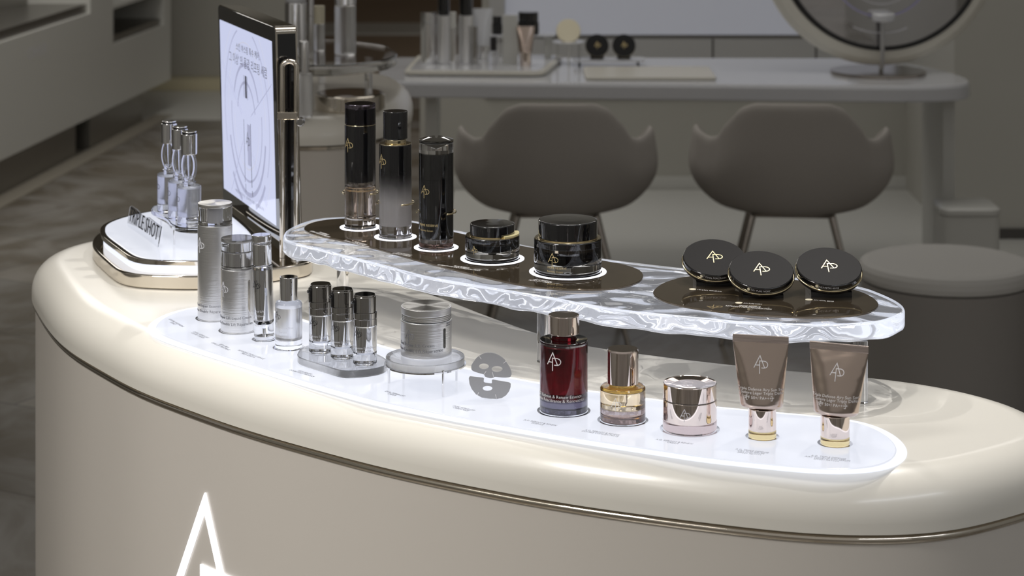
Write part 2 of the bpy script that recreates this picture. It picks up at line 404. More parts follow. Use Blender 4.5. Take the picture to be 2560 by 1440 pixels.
# lit monogram let into the front: follows the body outline
bo = offset(outl, .006)
i0 = min(range(len(bo)), key=lambda i: (abs(1280+F*bo[i][0]/bo[i][1]-516)+(0 if bo[i][1] < 3.2 else 9999)))
cum = {}
def body_pt(u, w_):
    i = i0; s = 0; st = 1 if u >= 0 else -1; u = abs(u)
    while True:
        a, b = Vector(bo[i % len(bo)]), Vector(bo[(i+st) % len(bo)]); d = (b-a).length
        if s+d >= u: break
        s += d; i += st
    t = (u-s)/d; p = a.lerp(b, t); n = (b-a).normalized()*st; n = Vector((n.y, -n.x)); return p+n*w_
hA = .312; zA = zp(1232, body_pt(0, 0).y)
# direction of increasing u must run to the right in the picture
sg = 1 if body_pt(.02, 0).x > body_pt(-.02, 0).x else -1
g = monogram(hA, .036, .004, .03); V = []
for u, v, w_ in g[0]:
    p = body_pt(sg*(u+.008), w_-.001); V.append((p.x, p.y, zA-.011-.49*hA+v))
obj('lit_monogram', loc((V, g[1]), counter), 'sign', counter, 0)['label'] = 'white glowing monogram sign'
# ------------------------------------------------------------------ lit panel let into the counter
pan = D_([(368, 817), (372.5, 835.6), (392, 848), (435, 864), (529, 895), (685, 943), (760, 966), (860, 994), (936, 1014), (1112, 1050), (1287, 1082), (1463, 1112), (1660, 1142),
          (1760, 1157), (1927, 1175), (2038, 1185), (2093, 1187), (2177, 1183), (2232, 1172), (2265, 1150), (2270, 1128), (2250, 1100), (2204, 1072), (2127, 1050), (1954, 1033),
          (1792, 1018), (1613, 996), (1472, 977), (1349, 958), (1156, 918), (946, 862), (800, 813), (690, 779), (620, 766), (550, 764), (493, 768), (435, 779), (392, 797)], ZC)
pan = relax(ccw(resample(smooth_loop(pan, 5), 220)), 5)
PC = thing('light_panel', 'glowing white lozenge panel let into the front of the cream counter', 'light panel', (.05, 3.0, ZC))
obj('glowing_rim', loc(stack(pan, [(0, ZC+.0001), (0, ZC+.0008), (.002, ZC+.0014), (.012, ZC+.0014)]), PC), 'panel_rim', PC, 30)
obj('panel_plate', loc(stack(offset(pan, .012), [(0, ZC+.0002), (0, ZC+.0024), (.0012, ZC+.003)]), PC), 'panel', PC, 30)
ZP = ZC+.003
# captions printed on the panel
caps = [('A.O. TRIPLE DEFENSE\nAIRY TONE-UP SUN SERUM\nSPF50+ PA++++', (2013, 1141), (2125, 1153), .0068),
        ('A.O. TRIPLE DEFENSE\nAIRY SUN SERUM\nSPF50+ PA++++', (1836, 1126), (1918, 1136), .0068),
        ('A.O. REBOOT & RENEW\nCREAM', (1638, 1100), (1730, 1112), .0068), ('A.O. REBOOT & RENEW\nDOUBLE CONCENTRATE', (1458, 1076), (1548, 1090), .0068),
        ('A.O. REBOOT & RENEW\nESSENCE', (1307, 1051), (1388, 1066), .0068), ('DUAL REPAIR LIFT\nCREAM MASK', (1130, 1016), (1182, 1028), .0066),
        ('DUAL REPAIR LIFT\nCREAM', (960, 979), (1007, 992), .0066), ('LIFT & RENEW\nDOUBLE SHOT PROGRAM', (729, 924), (788, 941), .0064),
        ('REFINING PORE ESSENCE\nMILD SERUM', (592, 876), (656, 899), .0064), ('LIFT & FIRM\nDUAL LIFT TREATMENT', (535, 856), (577, 875), .0062),
        ('DUAL REPAIR LIFT\nLIQUID CREAM', (481, 830), (516, 846), .0060), ('ESSENTIAL MOISTURIZING\nESSENCE', (419, 798), (454, 818), .0058)]
for s, a, b, sz in caps:
    A, B = Vector(gp(*a, ZP)), Vector(gp(*b, ZP)); ex = (B-A).normalized()
    g = text_geo(s, sz*1.0, .0001, width=(B-A).length)
    g = on_plane(g, ((A.x+B.x)/2, (A.y+B.y)/2, ZP+.00005), (ex.x, ex.y, 0), (-ex.y, ex.x, 0))
    obj('printed_caption', loc(g, PC), 'grey_ink', PC, 0)
def collar(c, r, parent=PC, m='chrome'):       # thin ring let into the panel round each product
    obj('locating_ring', loc(ring(r+.0002, r+.0034, ZP-.0004, ZP+.0003, 64, c.x, c.y), parent), m, parent, 0)
# ------------------------------------------------------------------ front row of products
def P_(cx, yf, wpx, z=ZP): return base(cx, yf, wpx, z)
# tall brushed essence bottle
c, r = P_(537.5, 805, 86); hz = lambda py: zp(py, c.y)-c.z; hf = lambda py: zp(py, c.y-r)-c.z
b1 = thing('essence_bottle', 'tallest brushed silver bottle at the left end of the light panel', 'bottle', c); collar(c, r)
h1 = hz(506); hb = hf(567); hc = hf(522)
obj('bottle_body', cyl(r, 0, hb, .001), 'brush', b1)
obj('clear_collar', cyl(r*.985, hb+.0002, hc, .0008), 'acrylic', b1)
obj('neck', cyl(r*.30, hb+.002, hc-.002), 'pale_ink', b1)
obj('cap_disc', cyl(r*.99, hc, h1, .0006), 'brush_top', b1)
obj('monogram', on_cyl(monogram(.0215, .04), r+.0001, hb-.029, -PI/2-.93), 'silver_ink', b1, 0)
obj('lettering', join(on_cyl(text_geo('Dual Repair Essence', .0056), r+.0001, .0225, -PI/2-.42), on_cyl(text_geo('Essence Double Réparatrice', .0056), r+.0001, .0145, -PI/2-.42)), 'grey_ink', b1, 0)
# pump bottle with clear over-cap
c, r = P_(594.5, 836, 85); hz = lambda py: zp(py, c.y)-c.z; hf = lambda py: zp(py, c.y-r)-c.z
b2 = thing('pump_bottle', 'brushed silver pump bottle under a clear over-cap, second from the left', 'bottle', c); collar(c, r)
hb = hf(677); h2 = hz(594)
obj('bottle_body', cyl(r, 0, hb, .001), 'brush', b2)
obj('clear_cap', join(lathe([(r*.98, hb+.0003), (r*.98, h2-.0012), (r*.97, h2), (0, h2), (0, h2-.0018), (r*.93, h2-.0022), (r*.93, hb+.0003), (r*.98, hb+.0003)])), 'acrylic', b2)
obj('cap_disc', cyl(r*.9, h2-.0045, h2-.0024, .0002), 'brush_top', b2)
obj('pump_collar', lathe([(0, hb+.0002), (r*.56, hb+.0002), (r*.56, hb+.003), (r*.46, hb+.0035), (r*.46, hb+.0225), (r*.43, hb+.024), (0, hb+.024)]), 'chrome', b2)
ph = obj('pump_head', lathe([(0, hb+.0243), (r*.36, hb+.0243), (r*.36, hb+.037), (r*.33, hb+.0385), (0, hb+.0385)]), 'chrome', b2)
obj('nozzle', move(tube([(0, 0, 0), (-r*.62, -.004, 0)], .0022), (0, 0, hb+.033)), 'acrylic', ph)
obj('monogram', on_cyl(monogram(.021, .03), r+.0001, hb-.028, -PI/2-.87), 'pale_ink', b2, 0)
obj('lettering', join(on_cyl(text_geo('Dual Repair Lift Liquid Cream', .0056), r+.0001, .0225, -PI/2-.38), on_cyl(text_geo('Crème Double Lift Réparatrice', .0056), r+.0001, .0135, -PI/2-.30)), 'grey_ink', b2, 0)
gau = offset(rrect(-.0022, .0022, -.031, .031, .0021, 5), 0)
V, Fc = stack(gau, [(0, 0), (0, .0006)]); V, Fc = V, Fc
def grid_on_cyl(u0, u1, v0, v1, r, ang, th=.0004, n=8, rr=.002):
    P = rrect(u0, u1, v0, v1, min(rr, (u1-u0)/2-.0001), 5); return on_cyl(stack(P, [(0, 0), (0, th)]), r, 0, ang)
obj('sight_gauge', move(grid_on_cyl(-.0021, .0021, hf(811), hf(703), r-.0002, -PI/2+.84), (0, 0, 0)), 'smoke_chrome', b2, 30)
# slim treatment bottle, leaning slightly
c, r = P_(661, 854, 51); hz = lambda py: zp(py, c.y)-c.z; hf = lambda py: zp(py, c.y-r)-c.z
b3 = thing('slim_bottle', 'slim clear bottle with a mirrored core and tall chrome cap, leaning slightly', 'bottle', c); collar(c, r)
b3.rotation_euler = (0, -math.radians(1.7), 0)
h3 = hz(586); hb = hf(667)
obj('glass_body', cyl(r, .0005, hb, .001), 'glass', b3)
obj('base_foot', lathe([(0, .001), (r*.95, .001), (r*.95, .006), (r*.15, .0085), (r*.12, .016), (0, .016)]), 'chrome', b3)
obj('mirrored_core', lathe([(0, .020), (r*.55, .022), (r*.80, .028), (r*.80, hb-.006), (0, hb-.006)]), 'chrome', b3)
obj('cap', cyl(r*.93, hb+.0004, hf(613), .0008), 'chrome', b3)
obj('cap_sleeve', shell(r*.955, .0004, hf(613)+.0003, hf(613)+.0025, .0008), 'acrylic', b3)
obj('cap_top', cyl(r*.95, hf(613)+.003, h3, .0008), 'chrome', b3)
obj('monogram', on_cyl(monogram(.016, .03), r+.0001, hb-.028, -PI/2-.71), 'black_ink', b3, 0)
obj('lettering', join(*[on_cyl(text_geo(s, .0042), r+.0001, .042-.0065*i, -PI/2-.35) for i, s in enumerate(['Dual Lift', 'Treatment', 'Soin Double Lift', 'Réparateur'])]), 'pale_ink', b3, 0)
# frosted serum bottle
c, r = P_(721.8, 877, 67.5); hz = lambda py: zp(py, c.y)-c.z; hf = lambda py: zp(py, c.y-r)-c.z
b4 = thing('serum_bottle', 'clear serum bottle with a shiny chrome cap beside the slim bottle', 'bottle', c); collar(c, r)
hb = hz(752); h4 = hz(691); rc = r*.66
obj('glass_body', lathe([(0, 0), (r-.001, 0), (r, .0015), (r, hb-.004), (r-.0012, hb-.001), (r*.8, hb), (rc*.9, hb+.001), (0, hb+.001)]), 'glass', b4)
obj('serum_fill', lathe([(0, .012), (r*.78, .012), (r*.86, .016), (r*.86, hb-.008), (r*.7, hb-.005), (0, hb-.005)]), 'milk', b4)
obj('cap', cyl(rc, hb+.0012, h4, .0008), 'chrome', b4)
obj('monogram', on_cyl(monogram(.0155, .03), r+.0001, hb*.70, -PI/2-.93), 'black_ink', b4, 0)
obj('lettering', join(*[on_cyl(text_geo(s, .0042), r+.0001, .031-.006*i, -PI/2-.35) for i, s in enumerate(['Mild Essence Shot', 'Serum', 'Essence Doux', 'Réparateur'])]), 'pale_ink', b4, 0)
# clear tray with the three pump vials
TT = .0105
tr = D_([(743, 886), (750, 872), (775, 862), (860, 856), (920, 875), (965, 896), (966, 912), (930, 922), (872, 927), (845, 924), (800, 910), (752, 895)], ZP+TT)
tr = relax(ccw(resample(smooth_loop(tr, 6), 90)), 3)
tc0 = Vector((sum(p[0] for p in tr)/90, sum(p[1] for p in tr)/90, ZP+.0001))
tray = thing('acrylic_tray', 'clear acrylic tray carrying three chrome-capped vials', 'tray', tc0)
obj('tray_slab', loc(frosted_foot(stack(tr, [(.0015, ZP+.0002), (0, ZP+.002), (0, ZP+TT-.001), (.001, ZP+TT)]), ZP+.0021), tray), ['acrylic', 'acrylic_foot'], tray, 30)
ZV = ZP+TT+.0001
c, r = base(912.4, 917, 59.5, ZV); hz = lambda py: zp(py, c.y)-c.z; hf = lambda py: zp(py, c.y-r)-c.z
vl = ['chrome-capped clear vial nearest the cream jar on the tray', 'middle chrome-capped clear vial of three on the tray', 'chrome-capped clear vial at the far left of the tray, highest in view']
v = thing('pump_vial', vl[0], 'vial', c, group='chrome vials on the clear tray')
hb = hf(816); hk = hf(796); h5 = hz(734.5)
obj('glass_body', lathe([(0, 0), (r-.0012, 0), (r, .002), (r, hb-.001), (0, hb-.001)]), 'glass', v)
obj('mirrored_core', lathe([(0, .0135), (r*.72, .0145), (r*.8, .017), (r*.8, hb-.003), (0, hb-.003)]), 'chrome', v)
obj('ring_collar', lathe([(0, hb-.0006), (r*1.01, hb-.0006), (r*1.01, hb+.0075), (r*.97, hb+.0079), (r*.97, hb+.0087), (r*1.01, hb+.009), (r*1.01, hk+.0052), (r*.93, hk+.0058), (0, hk+.0058)]), 'smoke_chrome', v, 25)
obj('cap', lathe([(0, hk+.006), (r*.93, hk+.006), (r*.93, h5-.003), (r*.9, h5-.0022), (r*.86, h5-.002), (r*.86, h5-.0006), (r*.83, h5), (0, h5)]), 'smoke_chrome', v, 25)
bt = obj('spray_button', on_cyl(stack(rrect(-.0034, .0034, -.0105, .0105, .0033, 6), [(0, -.001), (0, .0016), (.0008, .0024)]), r*.93, h5-.0145, -PI/2-1.12), 'black', v, 40)
obj('nozzle', move(lathe([(0, -.002), (.0022, -.002), (.0022, .0035), (.0014, .0042), (0, .0042)], 20), (r*.97*math.cos(-PI/2-1.12), r*.97*math.sin(-PI/2-1.12), h5-.0095),
    Vector((math.cos(-PI/2-1.12), math.sin(-PI/2-1.12), 0)).to_track_quat('Z', 'Y').to_matrix()), 'black', bt)
obj('monogram', on_cyl(monogram(.0148, .032), r+.0001, hb-.012, -PI/2-.69), 'black_ink', v, 0)
obj('lettering', join(*[on_cyl(text_geo(s, .0036), r+.0001, .024-.0045*i, -PI/2-.1) for i, s in enumerate(['Lift & Renew Double Shot', 'Program Réparateur'])]), 'pale_ink', v, 0)
v.rotation_euler = (0, 0, .0)
for (cx, yf), lb in zip([(856, 901), (801.5, 886.5)], vl[1:]):
    cc, _ = base(cx, yf, 56, ZV); dup(v, cc, 0, lb)
# brushed cream jar on the round clear riser
c, r = base(1063, 934.5, 197, ZP+.031); ris = thing('round_riser', 'round clear acrylic riser on thin metal legs under the silver jar', 'riser', (c.x, c.y, ZP))
obj('riser_disc', frosted_foot(cyl(r, .032, .041, .0008, 96), .0329), ['acrylic', 'acrylic_foot'], ris)
obj('metal_hoop', lathe([(r*.9, .0300), (r*1.04, .0300), (r*1.04, .0318), (r*.9, .0318), (r*.9, .03)], 96), 'chrome', ris, 0)
for px, py in ((961.5, 957), (1099, 988)):
    X, Y = gp(px, py, ZP); d = Vector((X-c.x, Y-c.y)).normalized()*r*1.02
    obj('leg', cyl(.0017, 0, .034, .0003, 16, d.x, d.y), 'chrome', ris)
for a in (40, 125):
    obj('leg', cyl(.0017, 0, .034, .0003, 16, r*1.02*math.cos(math.radians(a)), r*1.02*math.sin(math.radians(a))), 'chrome', ris)
c, r = base(1065.5, 901.6, 127.5, ZP+.0412); hz = lambda py: zp(py, c.y)-c.z; hf = lambda py: zp(py, c.y-r)-c.z
jar = thing('cream_jar', 'brushed silver cream jar with a spun metal lid on the round riser', 'jar', c)
hb = hz(799); hl = hf(793); h6 = hz(763.5)
obj('jar_body', cyl(r, 0, hf(811), .0012, 96), 'brush', jar)
obj('clear_band', join(cyl(r*.985, hf(811)+.0003, hf(796), .0006, 96)), 'acrylic', jar)
obj('inner_thread', lathe([(0, hf(811)+.001)]+[(r*(.9 if i % 2 else .94), hf(811)+.001+(hf(797)-hf(811)-.001)*i/6) for i in range(7)]+[(0, hf(797))], 64), 'brush_top', jar)
obj('lid', cyl(r*.985, hf(796)+.0002, h6, .0006, 96), 'brush', jar)
obj('lid_disc', cyl(r*.93, h6+.0001, h6+.0006, .0002, 96), 'brush_top', jar)
obj('sight_gauge', grid_on_cyl(-.0021, .0021, hf(876), hf(826), r-.0002, -PI/2+.83), 'black', jar, 30)
obj('monogram', on_cyl(monogram(.0178, .022), r+.0001, hf(845), -PI/2-.70), 'grey_ink', jar, 0)
obj('lettering', join(on_cyl(text_geo('Dual Repair Lift Cream', .0060), r+.0001, .0185, -PI/2-.48), on_cyl(text_geo('Crème Double Lift Réparatrice', .0060), r+.0001, .0115, -PI/2-.40),
    on_cyl(text_geo('50 ml\n1.69 oz', .0032), r+.0001, .043, -PI/2+1.05)), 'grey_ink', jar, 0)
# the two-piece face mask standing upright
Ym = (H-ZP)*F/(998-HY); mk = thing('face_mask', 'grey two-piece face mask shape standing upright on the light panel', 'face mask', (xp(1222, Ym), Ym, ZP))
def mpx(x, y): return ((x-1897)/3.79*Ym/F, (1205-y)/3.79*Ym/F+.0003)
def plate_xz(P, holes, t, rz=0):
    """flat plate from outline P in (x, z) with holes, thickness t along y (built through a filled 2D curve)"""
    cu = bpy.data.curves.new('p', 'CURVE'); cu.dimensions = '2D'; cu.fill_mode = 'BOTH'; cu.extrude = t/2
    for L in [P]+holes:
        s = cu.splines.new('POLY'); s.points.add(len(L)-1); s.use_cyclic_u = True
        for i, p in enumerate(L): s.points[i].co = (p[0], p[1], 0, 1)
    o = bpy.data.objects.new('p', cu); C.objects.link(o); dg = bpy.context.evaluated_depsgraph_get(); dg.update()
    me = bpy.data.meshes.new_from_object(o.evaluated_get(dg)); V = [(v.co.x, -v.co.z, v.co.y) for v in me.vertices]; Fc = [tuple(p.vertices) for p in me.polygons]
    bpy.data.objects.remove(o); bpy.data.curves.remove(cu); bpy.data.meshes.remove(me); return V, Fc
ell = lambda cx, cy, a, b, n=28: [mpx(cx+a*math.cos(2*PI*i/n), cy+b*math.sin(2*PI*i/n)) for i in range(n)]
up = smooth_loop([(1732, 920), (1736, 880), (1775, 822), (1800, 800), (1850, 772), (1905, 765), (1965, 776), (2030, 815), (2060, 850), (2095, 905), (2111, 950), (2108, 985), (2085, 1000), (2020, 1001), (1958, 994), (1940, 1003), (1905, 1006), (1862, 992), (1850, 972), (1790, 955), (1745, 937)], 4)
obj('upper_half', plate_xz([mpx(*p) for p in up], [ell(1851, 895, 46, 27), ell(1975, 920, 52, 27)], .0012), 'skin_plate', mk, 30)
lo = [(1708, 1010), (1712, 995), (1722, 989), (1843, 1003), (1852, 1012), (1848, 1040), (1858, 1050), (1915, 1058), (1926, 1056), (1926, 1025), (1938, 1021), (2090, 1047), (2105, 1060), (2104, 1090), (2090, 1130), (2060, 1170), (2020, 1195), (1975, 1204), (1900, 1200), (1830, 1190), (1775, 1160), (1735, 1110), (1714, 1060)]
obj('lower_half', plate_xz([mpx(*p) for p in lo], [ell(1885, 1104, 46, 24)], .0012), 'skin_plate', mk, 30)
for a, b in (((1808, 800), (1826, 826)), ((2060, 846), (2036, 866)), ((1872, 940), (1850, 972)), ((1930, 948), (1944, 998)), ((1790, 1165), (1802, 1140)), ((1970, 1200), (1960, 1160))):
    A, B = mpx(*a), mpx(*b); g_ = stroke([A, B], .0006, .0002); obj('slit', ([(u, -.00075-w_, v_) for u, v_, w_ in g_[0]], g_[1]), 'white_ink', mk, 0)
A = mpx(1855, 1060); B = mpx(1925, 985)
obj('clear_support', box(A[0], B[0], .0007, .0017, .0002, B[1], 0), 'acrylic', mk, 0)
# ruby essence bottle
c, r = P_(1409.4, 1043, 120); hz = lambda py: zp(py, c.y)-c.z; hf = lambda py: zp(py, c.y-r)-c.z
b7 = thing('essence_bottle', 'deep red essence bottle with a broad rose chrome cap', 'bottle', c); collar(c, r, m='smoke_chrome')
hb = hz(849); h7 = hz(786); rc = 38.6*c.y/F
obj('glass_body', lathe([(0, 0), (r-.0012, 0), (r, .002), (r, hb-.0015), (r-.0008, hb-.0003), (r-.0015, hb), (rc*.9, hb), (0, hb)]), 'glass', b7)
obj('smoke_base', cyl(r*.93, .0012, .016, .001), 'smoke_glass', b7)
obj('red_essence', lathe([(0, .017), (r*.86, .017), (r*.9, .019), (r*.9, hb-.006), (r*.88, hb-.0045), (0, hb-.0045)]), 'red_liquid', b7)
obj('shoulder_plate', ring(rc*.9, r*.985, hb+.0001, hb+.0009), 'chrome', b7, 0)
obj('neck', cyl(rc*.8, hb+.0002, hb+.006), 'red_liquid', b7)
obj('cap', cyl(rc, hf(850)+.0012, h7, .0007), 'rose', b7)
obj('monogram', on_cyl(monogram(.0225, .042), r+.0001, hf(906), -PI/2-.48), 'white_ink', b7, 0)
obj('lettering', join(on_cyl(text_geo('A.O. Reboot & Renew Essence', .0055), r+.0001, hf(994), -PI/2-.36), on_cyl(text_geo('Essence Réactivante & Rénovatrice', .0055), r+.0001, hf(1004), -PI/2-.32)), 'white_ink', b7, 0)
# golden concentrate bottle
c, r = P_(1557, 1066, 113.6); hz = lambda py: zp(py, c.y)-c.z; hf = lambda py: zp(py, c.y-r)-c.z
b8 = thing('oil_bottle', 'squat golden yellow liquid bottle with a tall rose chrome cap', 'bottle', c); collar(c, r)
hb = hz(963); h8 = hz(871); rc = 39*c.y/F
obj('glass_body', lathe([(0, .0), (r-.0012, 0), (r, .002), (r, hb-.003), (r-.0012, hb-.0005), (r*.9, hb), (0, hb)]), 'glass', b8)
obj('tinted_base', cyl(r*.94, .0012, .010, .001), 'rose_glass', b8)
hm = hf(1000)
obj('peach_layer', cyl(r*.92, .0165, hm+.006, .001), 'peach_liquid', b8)
obj('oil_layer', cyl(r*.92, hm+.0062, hb-.004, .001), 'yellow_liquid', b8)
obj('dropper_tube', lathe([(0, .020), (.0018, .021), (.0028, .025), (.0028, hb-.006), (0, hb-.006)], 20), 'glass', b8)
obj('neck', cyl(rc*.88, hb+.0001, hf(968)+.004), 'amber_glass', b8)
obj('cap', lathe([(0, hb+.0035), (rc, hb+.0035), (rc, h8-.0025), (rc*.985, h8-.0022), (rc*.985, h8-.0017), (rc, h8-.0015), (rc*.95, h8), (0, h8)]), 'rose', b8, 25)
obj('monogram', on_cyl(monogram(.0155, .034), r+.0001, hf(1013), -PI/2-.36), 'white_ink', b8, 0)
# rose chrome jar
c, r = P_(1724.5, 1091.5, 135.5); hz = lambda py: zp(py, c.y)-c.z; hf = lambda py: zp(py, c.y-r)-c.z
b9 = thing('cream_jar', 'rose chrome cream jar with a shallow dished lid', 'jar', c); collar(c, r)
hb = hf(1066); hs = hf(1013); h9 = hz(955)
obj('tinted_base', lathe([(0, 0), (r-.0015, 0), (r, .002), (r, hb-.0003), (0, hb-.0003)]), 'rose_glass', b9)
obj('jar_body', cyl(r*.995, hb, hs-.0004, .0006, 96), 'rose', b9)
obj('seam', cyl(r*.975, hs-.0004, hs+.0004, .0001, 96), 'black_satin', b9)
rr = .985*r
obj('lid', lathe([(0, hs+.0004), (rr, hs+.0004), (rr, h9-.0006), (rr*.985, h9), (rr*.95, h9-.0008), (rr*.6, h9-.0022), (0, h9-.0028)], 96), 'rose', b9, 50)
obj('monogram', on_cyl(monogram(.0152, .034), r+.0001, hf(1040), -PI/2-.27), 'pale_ink', b9, 0)
# sun serum tubes, standing on their caps
def sun_tube(label, capx, capyf, capw, tl, trr, bl, brr, yaw):
    c, r = P_(capx, capyf, capw); collar(c, r)
    hz = lambda py: zp(py, c.y)-c.z
    t = thing('serum_tube', label, 'tube', c, yaw, 'bronze sun serum tubes')
    obj('cap_base', cyl(r*.99, 0, .0085, .0008), 'amber_glass', t)
    hcap = zp(capyf-52, c.y-r)-c.z+.010
    obj('cap', cyl(r*.985, .0087, hcap, .0006), 'rose', t)
    z0 = hcap+.0004; z1 = hz((tl[1]+trr[1])/2)
    wb = (brr-bl)/2*c.y/F; wt = (trr[0]-tl[0])/2*c.y/F*1.02
    x0 = xp((bl+brr)/2, c.y)-c.x; x1 = xp((tl[0]+trr[0])/2, c.y)-c.x
    V, Fc = [], []; NS, NH = 48, 26; zs = z1-.0085
    for k in range(NH+1):
        t_ = (k/NH)**1.6; z = z0+(zs-z0)*t_; hw = wb+(wt-wb)*t_; hd = max(.0011, (r*1.02)*(1-t_**1.6)+.0011*t_)
        sh = x0+(x1-x0)*t_
        ed = min(1, (z-z0)/.0055); ed = math.sqrt(max(0, 1-(1-ed)**2)); hw *= .86+.14*ed; hd *= .70+.30*ed
        for i in range(NS):
            a = 2*PI*i/NS; e = .95-.1*t_
            ca, sa = math.cos(a), math.sin(a)
            x = hw*math.copysign(abs(ca)**e, ca); y = hd*math.copysign(abs(sa)**e, sa)
            dim = .0016*math.sin(PI*t_)*math.exp(-((x/hw)/.45)**2)*(1 if sa < 0 else -1)*t_
            V.append((sh+x, y+dim, z))
    for k in range(NH):
        for i in range(NS): Fc.append((k*NS+i, k*NS+(i+1) % NS, (k+1)*NS+(i+1) % NS, (k+1)*NS+i))
    Fc += [tuple(range(NS-1, -1, -1)), tuple(NH*NS+i for i in range(NS))]
    R = Matrix.Rotation(0, 3, 'Z')
    body = obj('tube_body', (V, Fc), 'bronze', t, 60)
    obj('crimped_end', move(box(x1-wt*1.005, x1+wt*1.005, -.0012, .0012, zs-.0002, z1, .0008), (0, 0, 0)), 'bronze2', t, 30)
    def wrap(g, z, dx=0):
        out = []
        for u, v_, w_ in g[0]:
            zz = z+v_; t_ = min(1, max(0, (zz-z0)/(zs-z0))); hw = wb+(wt-wb)*t_; hd = max(.0011, (r*1.02)*(1-t_**1.6)+.0011*t_); e = .95-.1*t_
            x = max(-.98*hw, min(.98*hw, u+dx)); ca = (abs(x)/hw)**(1/e); sa = math.sqrt(max(0, 1-ca*ca))
            y = -hd*sa**e+.0016*math.sin(PI*t_)*math.exp(-((x/hw)/.45)**2)*t_
            out.append((x0+(x1-x0)*t_+x, y-.0003-w_, zz))
        return out, g[1]
    k = (z1-z0)
    obj('monogram', wrap(monogram(.0205, .034), z0+k*.615), 'silver_ink', t, 0)
    obj('lettering', join(wrap(text_geo('A.O. Triple Defense Airy Sun Serum', .0049), z0+k*.285, -.002), wrap(text_geo('Sérum Solaire Léger Triple Défense', .0049), z0+k*.235, -.002),
        wrap(text_geo('SPF 50+/ PA++++', .0049), z0+k*.17, -.001), wrap(stroke([(-.0155, -.0028), (.0155, -.0028), (.0155, .0028), (-.0155, .0028), (-.0155, -.0028)], .00035), z0+k*.17, -.001)), 'white_ink', t, 0)
sun_tube('bronze sun serum tube standing on its rose cap, beside the rose jar', 1905.8, 1101, 70.5, (1833, 834), (1970, 843), 1851, 1957, -math.radians(13))
sun_tube('bronze sun serum tube standing on its rose cap, at the right end', 2087.6, 1118.6, 73.6, (2024.7, 850.5), (2171, 865), 2034, 2146, -math.radians(22))
# ------------------------------------------------------------------ rippled acrylic shelf on clear posts
ZS = 1.077; ZB = ZS-.0245
sl = D_([(707, 592), (718, 573), (757, 555), (800, 545), (870, 541), (950, 543), (1028, 550), (1136, 573), (1308, 611), (1507, 645), (1600, 657), (1707, 669), (1870, 682), (2000, 694), (2080, 703), (2158, 717),
         (2202, 732), (2243, 751), (2262, 768), (2256, 783), (2215, 799), (2147, 808), (2038, 811), (1873, 806), (1737, 793), (1655, 786), (1560, 776), (1484, 764), (1369, 743), (1216, 718), (1063, 691), (948, 661), (833, 632), (757, 613), (718, 603)], ZS)
sl = relax(ccw(resample(smooth_loop(sl, 6), 360)), 3)
shf = thing('acrylic_shelf', 'thick rippled clear acrylic shelf on clear posts above the counter', 'shelf', (.08, 3.1, ZC))
SA, SB = Vector((-.235, 3.385)), Vector((.385, 2.93))
def slab():
    V, Fc, Mi = stack(sl, [(.0035, ZB+.0006), (.0012, ZB+.0018), (0, ZB+.005), (0, ZS-.0035), (.001, ZS-.0012), (.0035, ZS)], cap0=False, mi=1), None, None
    V, Fc = V; N = len(sl); V = [list(p) for p in V]
    for k in range(3):
        for i in range(N):
            p = V[k*N+i]; p[2] += (noise.noise(Vector((p[0]*28, p[1]*28, 3)))*.0034)*(1-k*.3)
    Mi = [0]*len(Fc); Mi[-1] = 2
    O = [Vector(V[i][:2]) for i in range(N)]; rings = [list(range(N))]
    for s in range(1, 25):
        t = s/24; idx = []
        for o in O:
            d = SB-SA; q = max(0, min(1, (o-SA).dot(d)/d.dot(d))); c_ = SA+d*q; p = o.lerp(c_, t*.985)
            z = ZB+noise.noise(Vector((p.x*28, p.y*28, 3)))*.0034
            idx.append(len(V)); V.append([p.x, p.y, z])
        rings.append(idx)
    for a, b in zip(rings, rings[1:]):
        for i in range(N):
            j = (i+1) % N; Fc.append((a[j], a[i], b[i], b[j])); Mi.append(1)
    Fc.append(tuple(rings[-1][::-1])); Mi.append(1)
    return V, Fc, Mi
slab_o = obj('shelf_slab', loc(slab(), shf), ['edge_lit', 'ripple', 'ripple_top'], shf, 50)
for px, py in ((857, 735), (1359, 904), (2151, 1006)):
    X, Y = gp(px, py, ZC); obj('post', loc(cyl(.0092, ZC+.0002, ZB-.0035, .0004, 40, X, Y), shf), 'acrylic', shf)
for X, Y in ((-.12, 3.46), (.36, 3.03)):
    obj('post', loc(cyl(.0092, ZC+.0002, ZB-.0035, .0004, 40, X, Y), shf), 'acrylic', shf)
ZL = ZS+.003
def plate(px_, label):
    L = relax(ccw(resample(smooth_loop(D_(px_, ZL), 6), 160)), 3)
    cx = sum(p[0] for p in L)/160; cy = sum(p[1] for p in L)/160
    t = thing('mirror_plate', label, 'plate', (cx, cy, ZS))
    obj('plate_slab', loc(stack(L, [(.0004, ZS+.0002), (0, ZS+.0006), (0, ZL-.0006), (.0006, ZL)]), t), ['black_mirror'], t, 30)
    return t
pl1 = plate([(759, 573), (768, 561), (795, 552), (833, 547), (880, 545), (960, 548), (1032, 556), (1136, 580), (1308, 615), (1507, 651), (1560, 661), (1599, 674), (1609, 688), (1599, 703), (1560, 716), (1503, 722),
             (1407, 722), (1331, 715), (1254, 701), (1139, 674), (1024, 644), (948, 622), (871, 603), (795, 587)], 'long dark mirror plate under the black bottles on the acrylic shelf')
pl2 = plate([(1633, 727), (1641, 742), (1682, 758), (1737, 769), (1819, 779), (1928, 788), (2037, 792), (2119, 788), (2170, 780), (2196, 764), (2188, 748), (2160, 732), (2119, 720), (2040, 706), (1950, 697), (1830, 690), (1760, 688), (1709, 692), (1682, 699), (1655, 709)],
            'short dark mirror plate under the three black compacts')
ZI = ZL+.0001
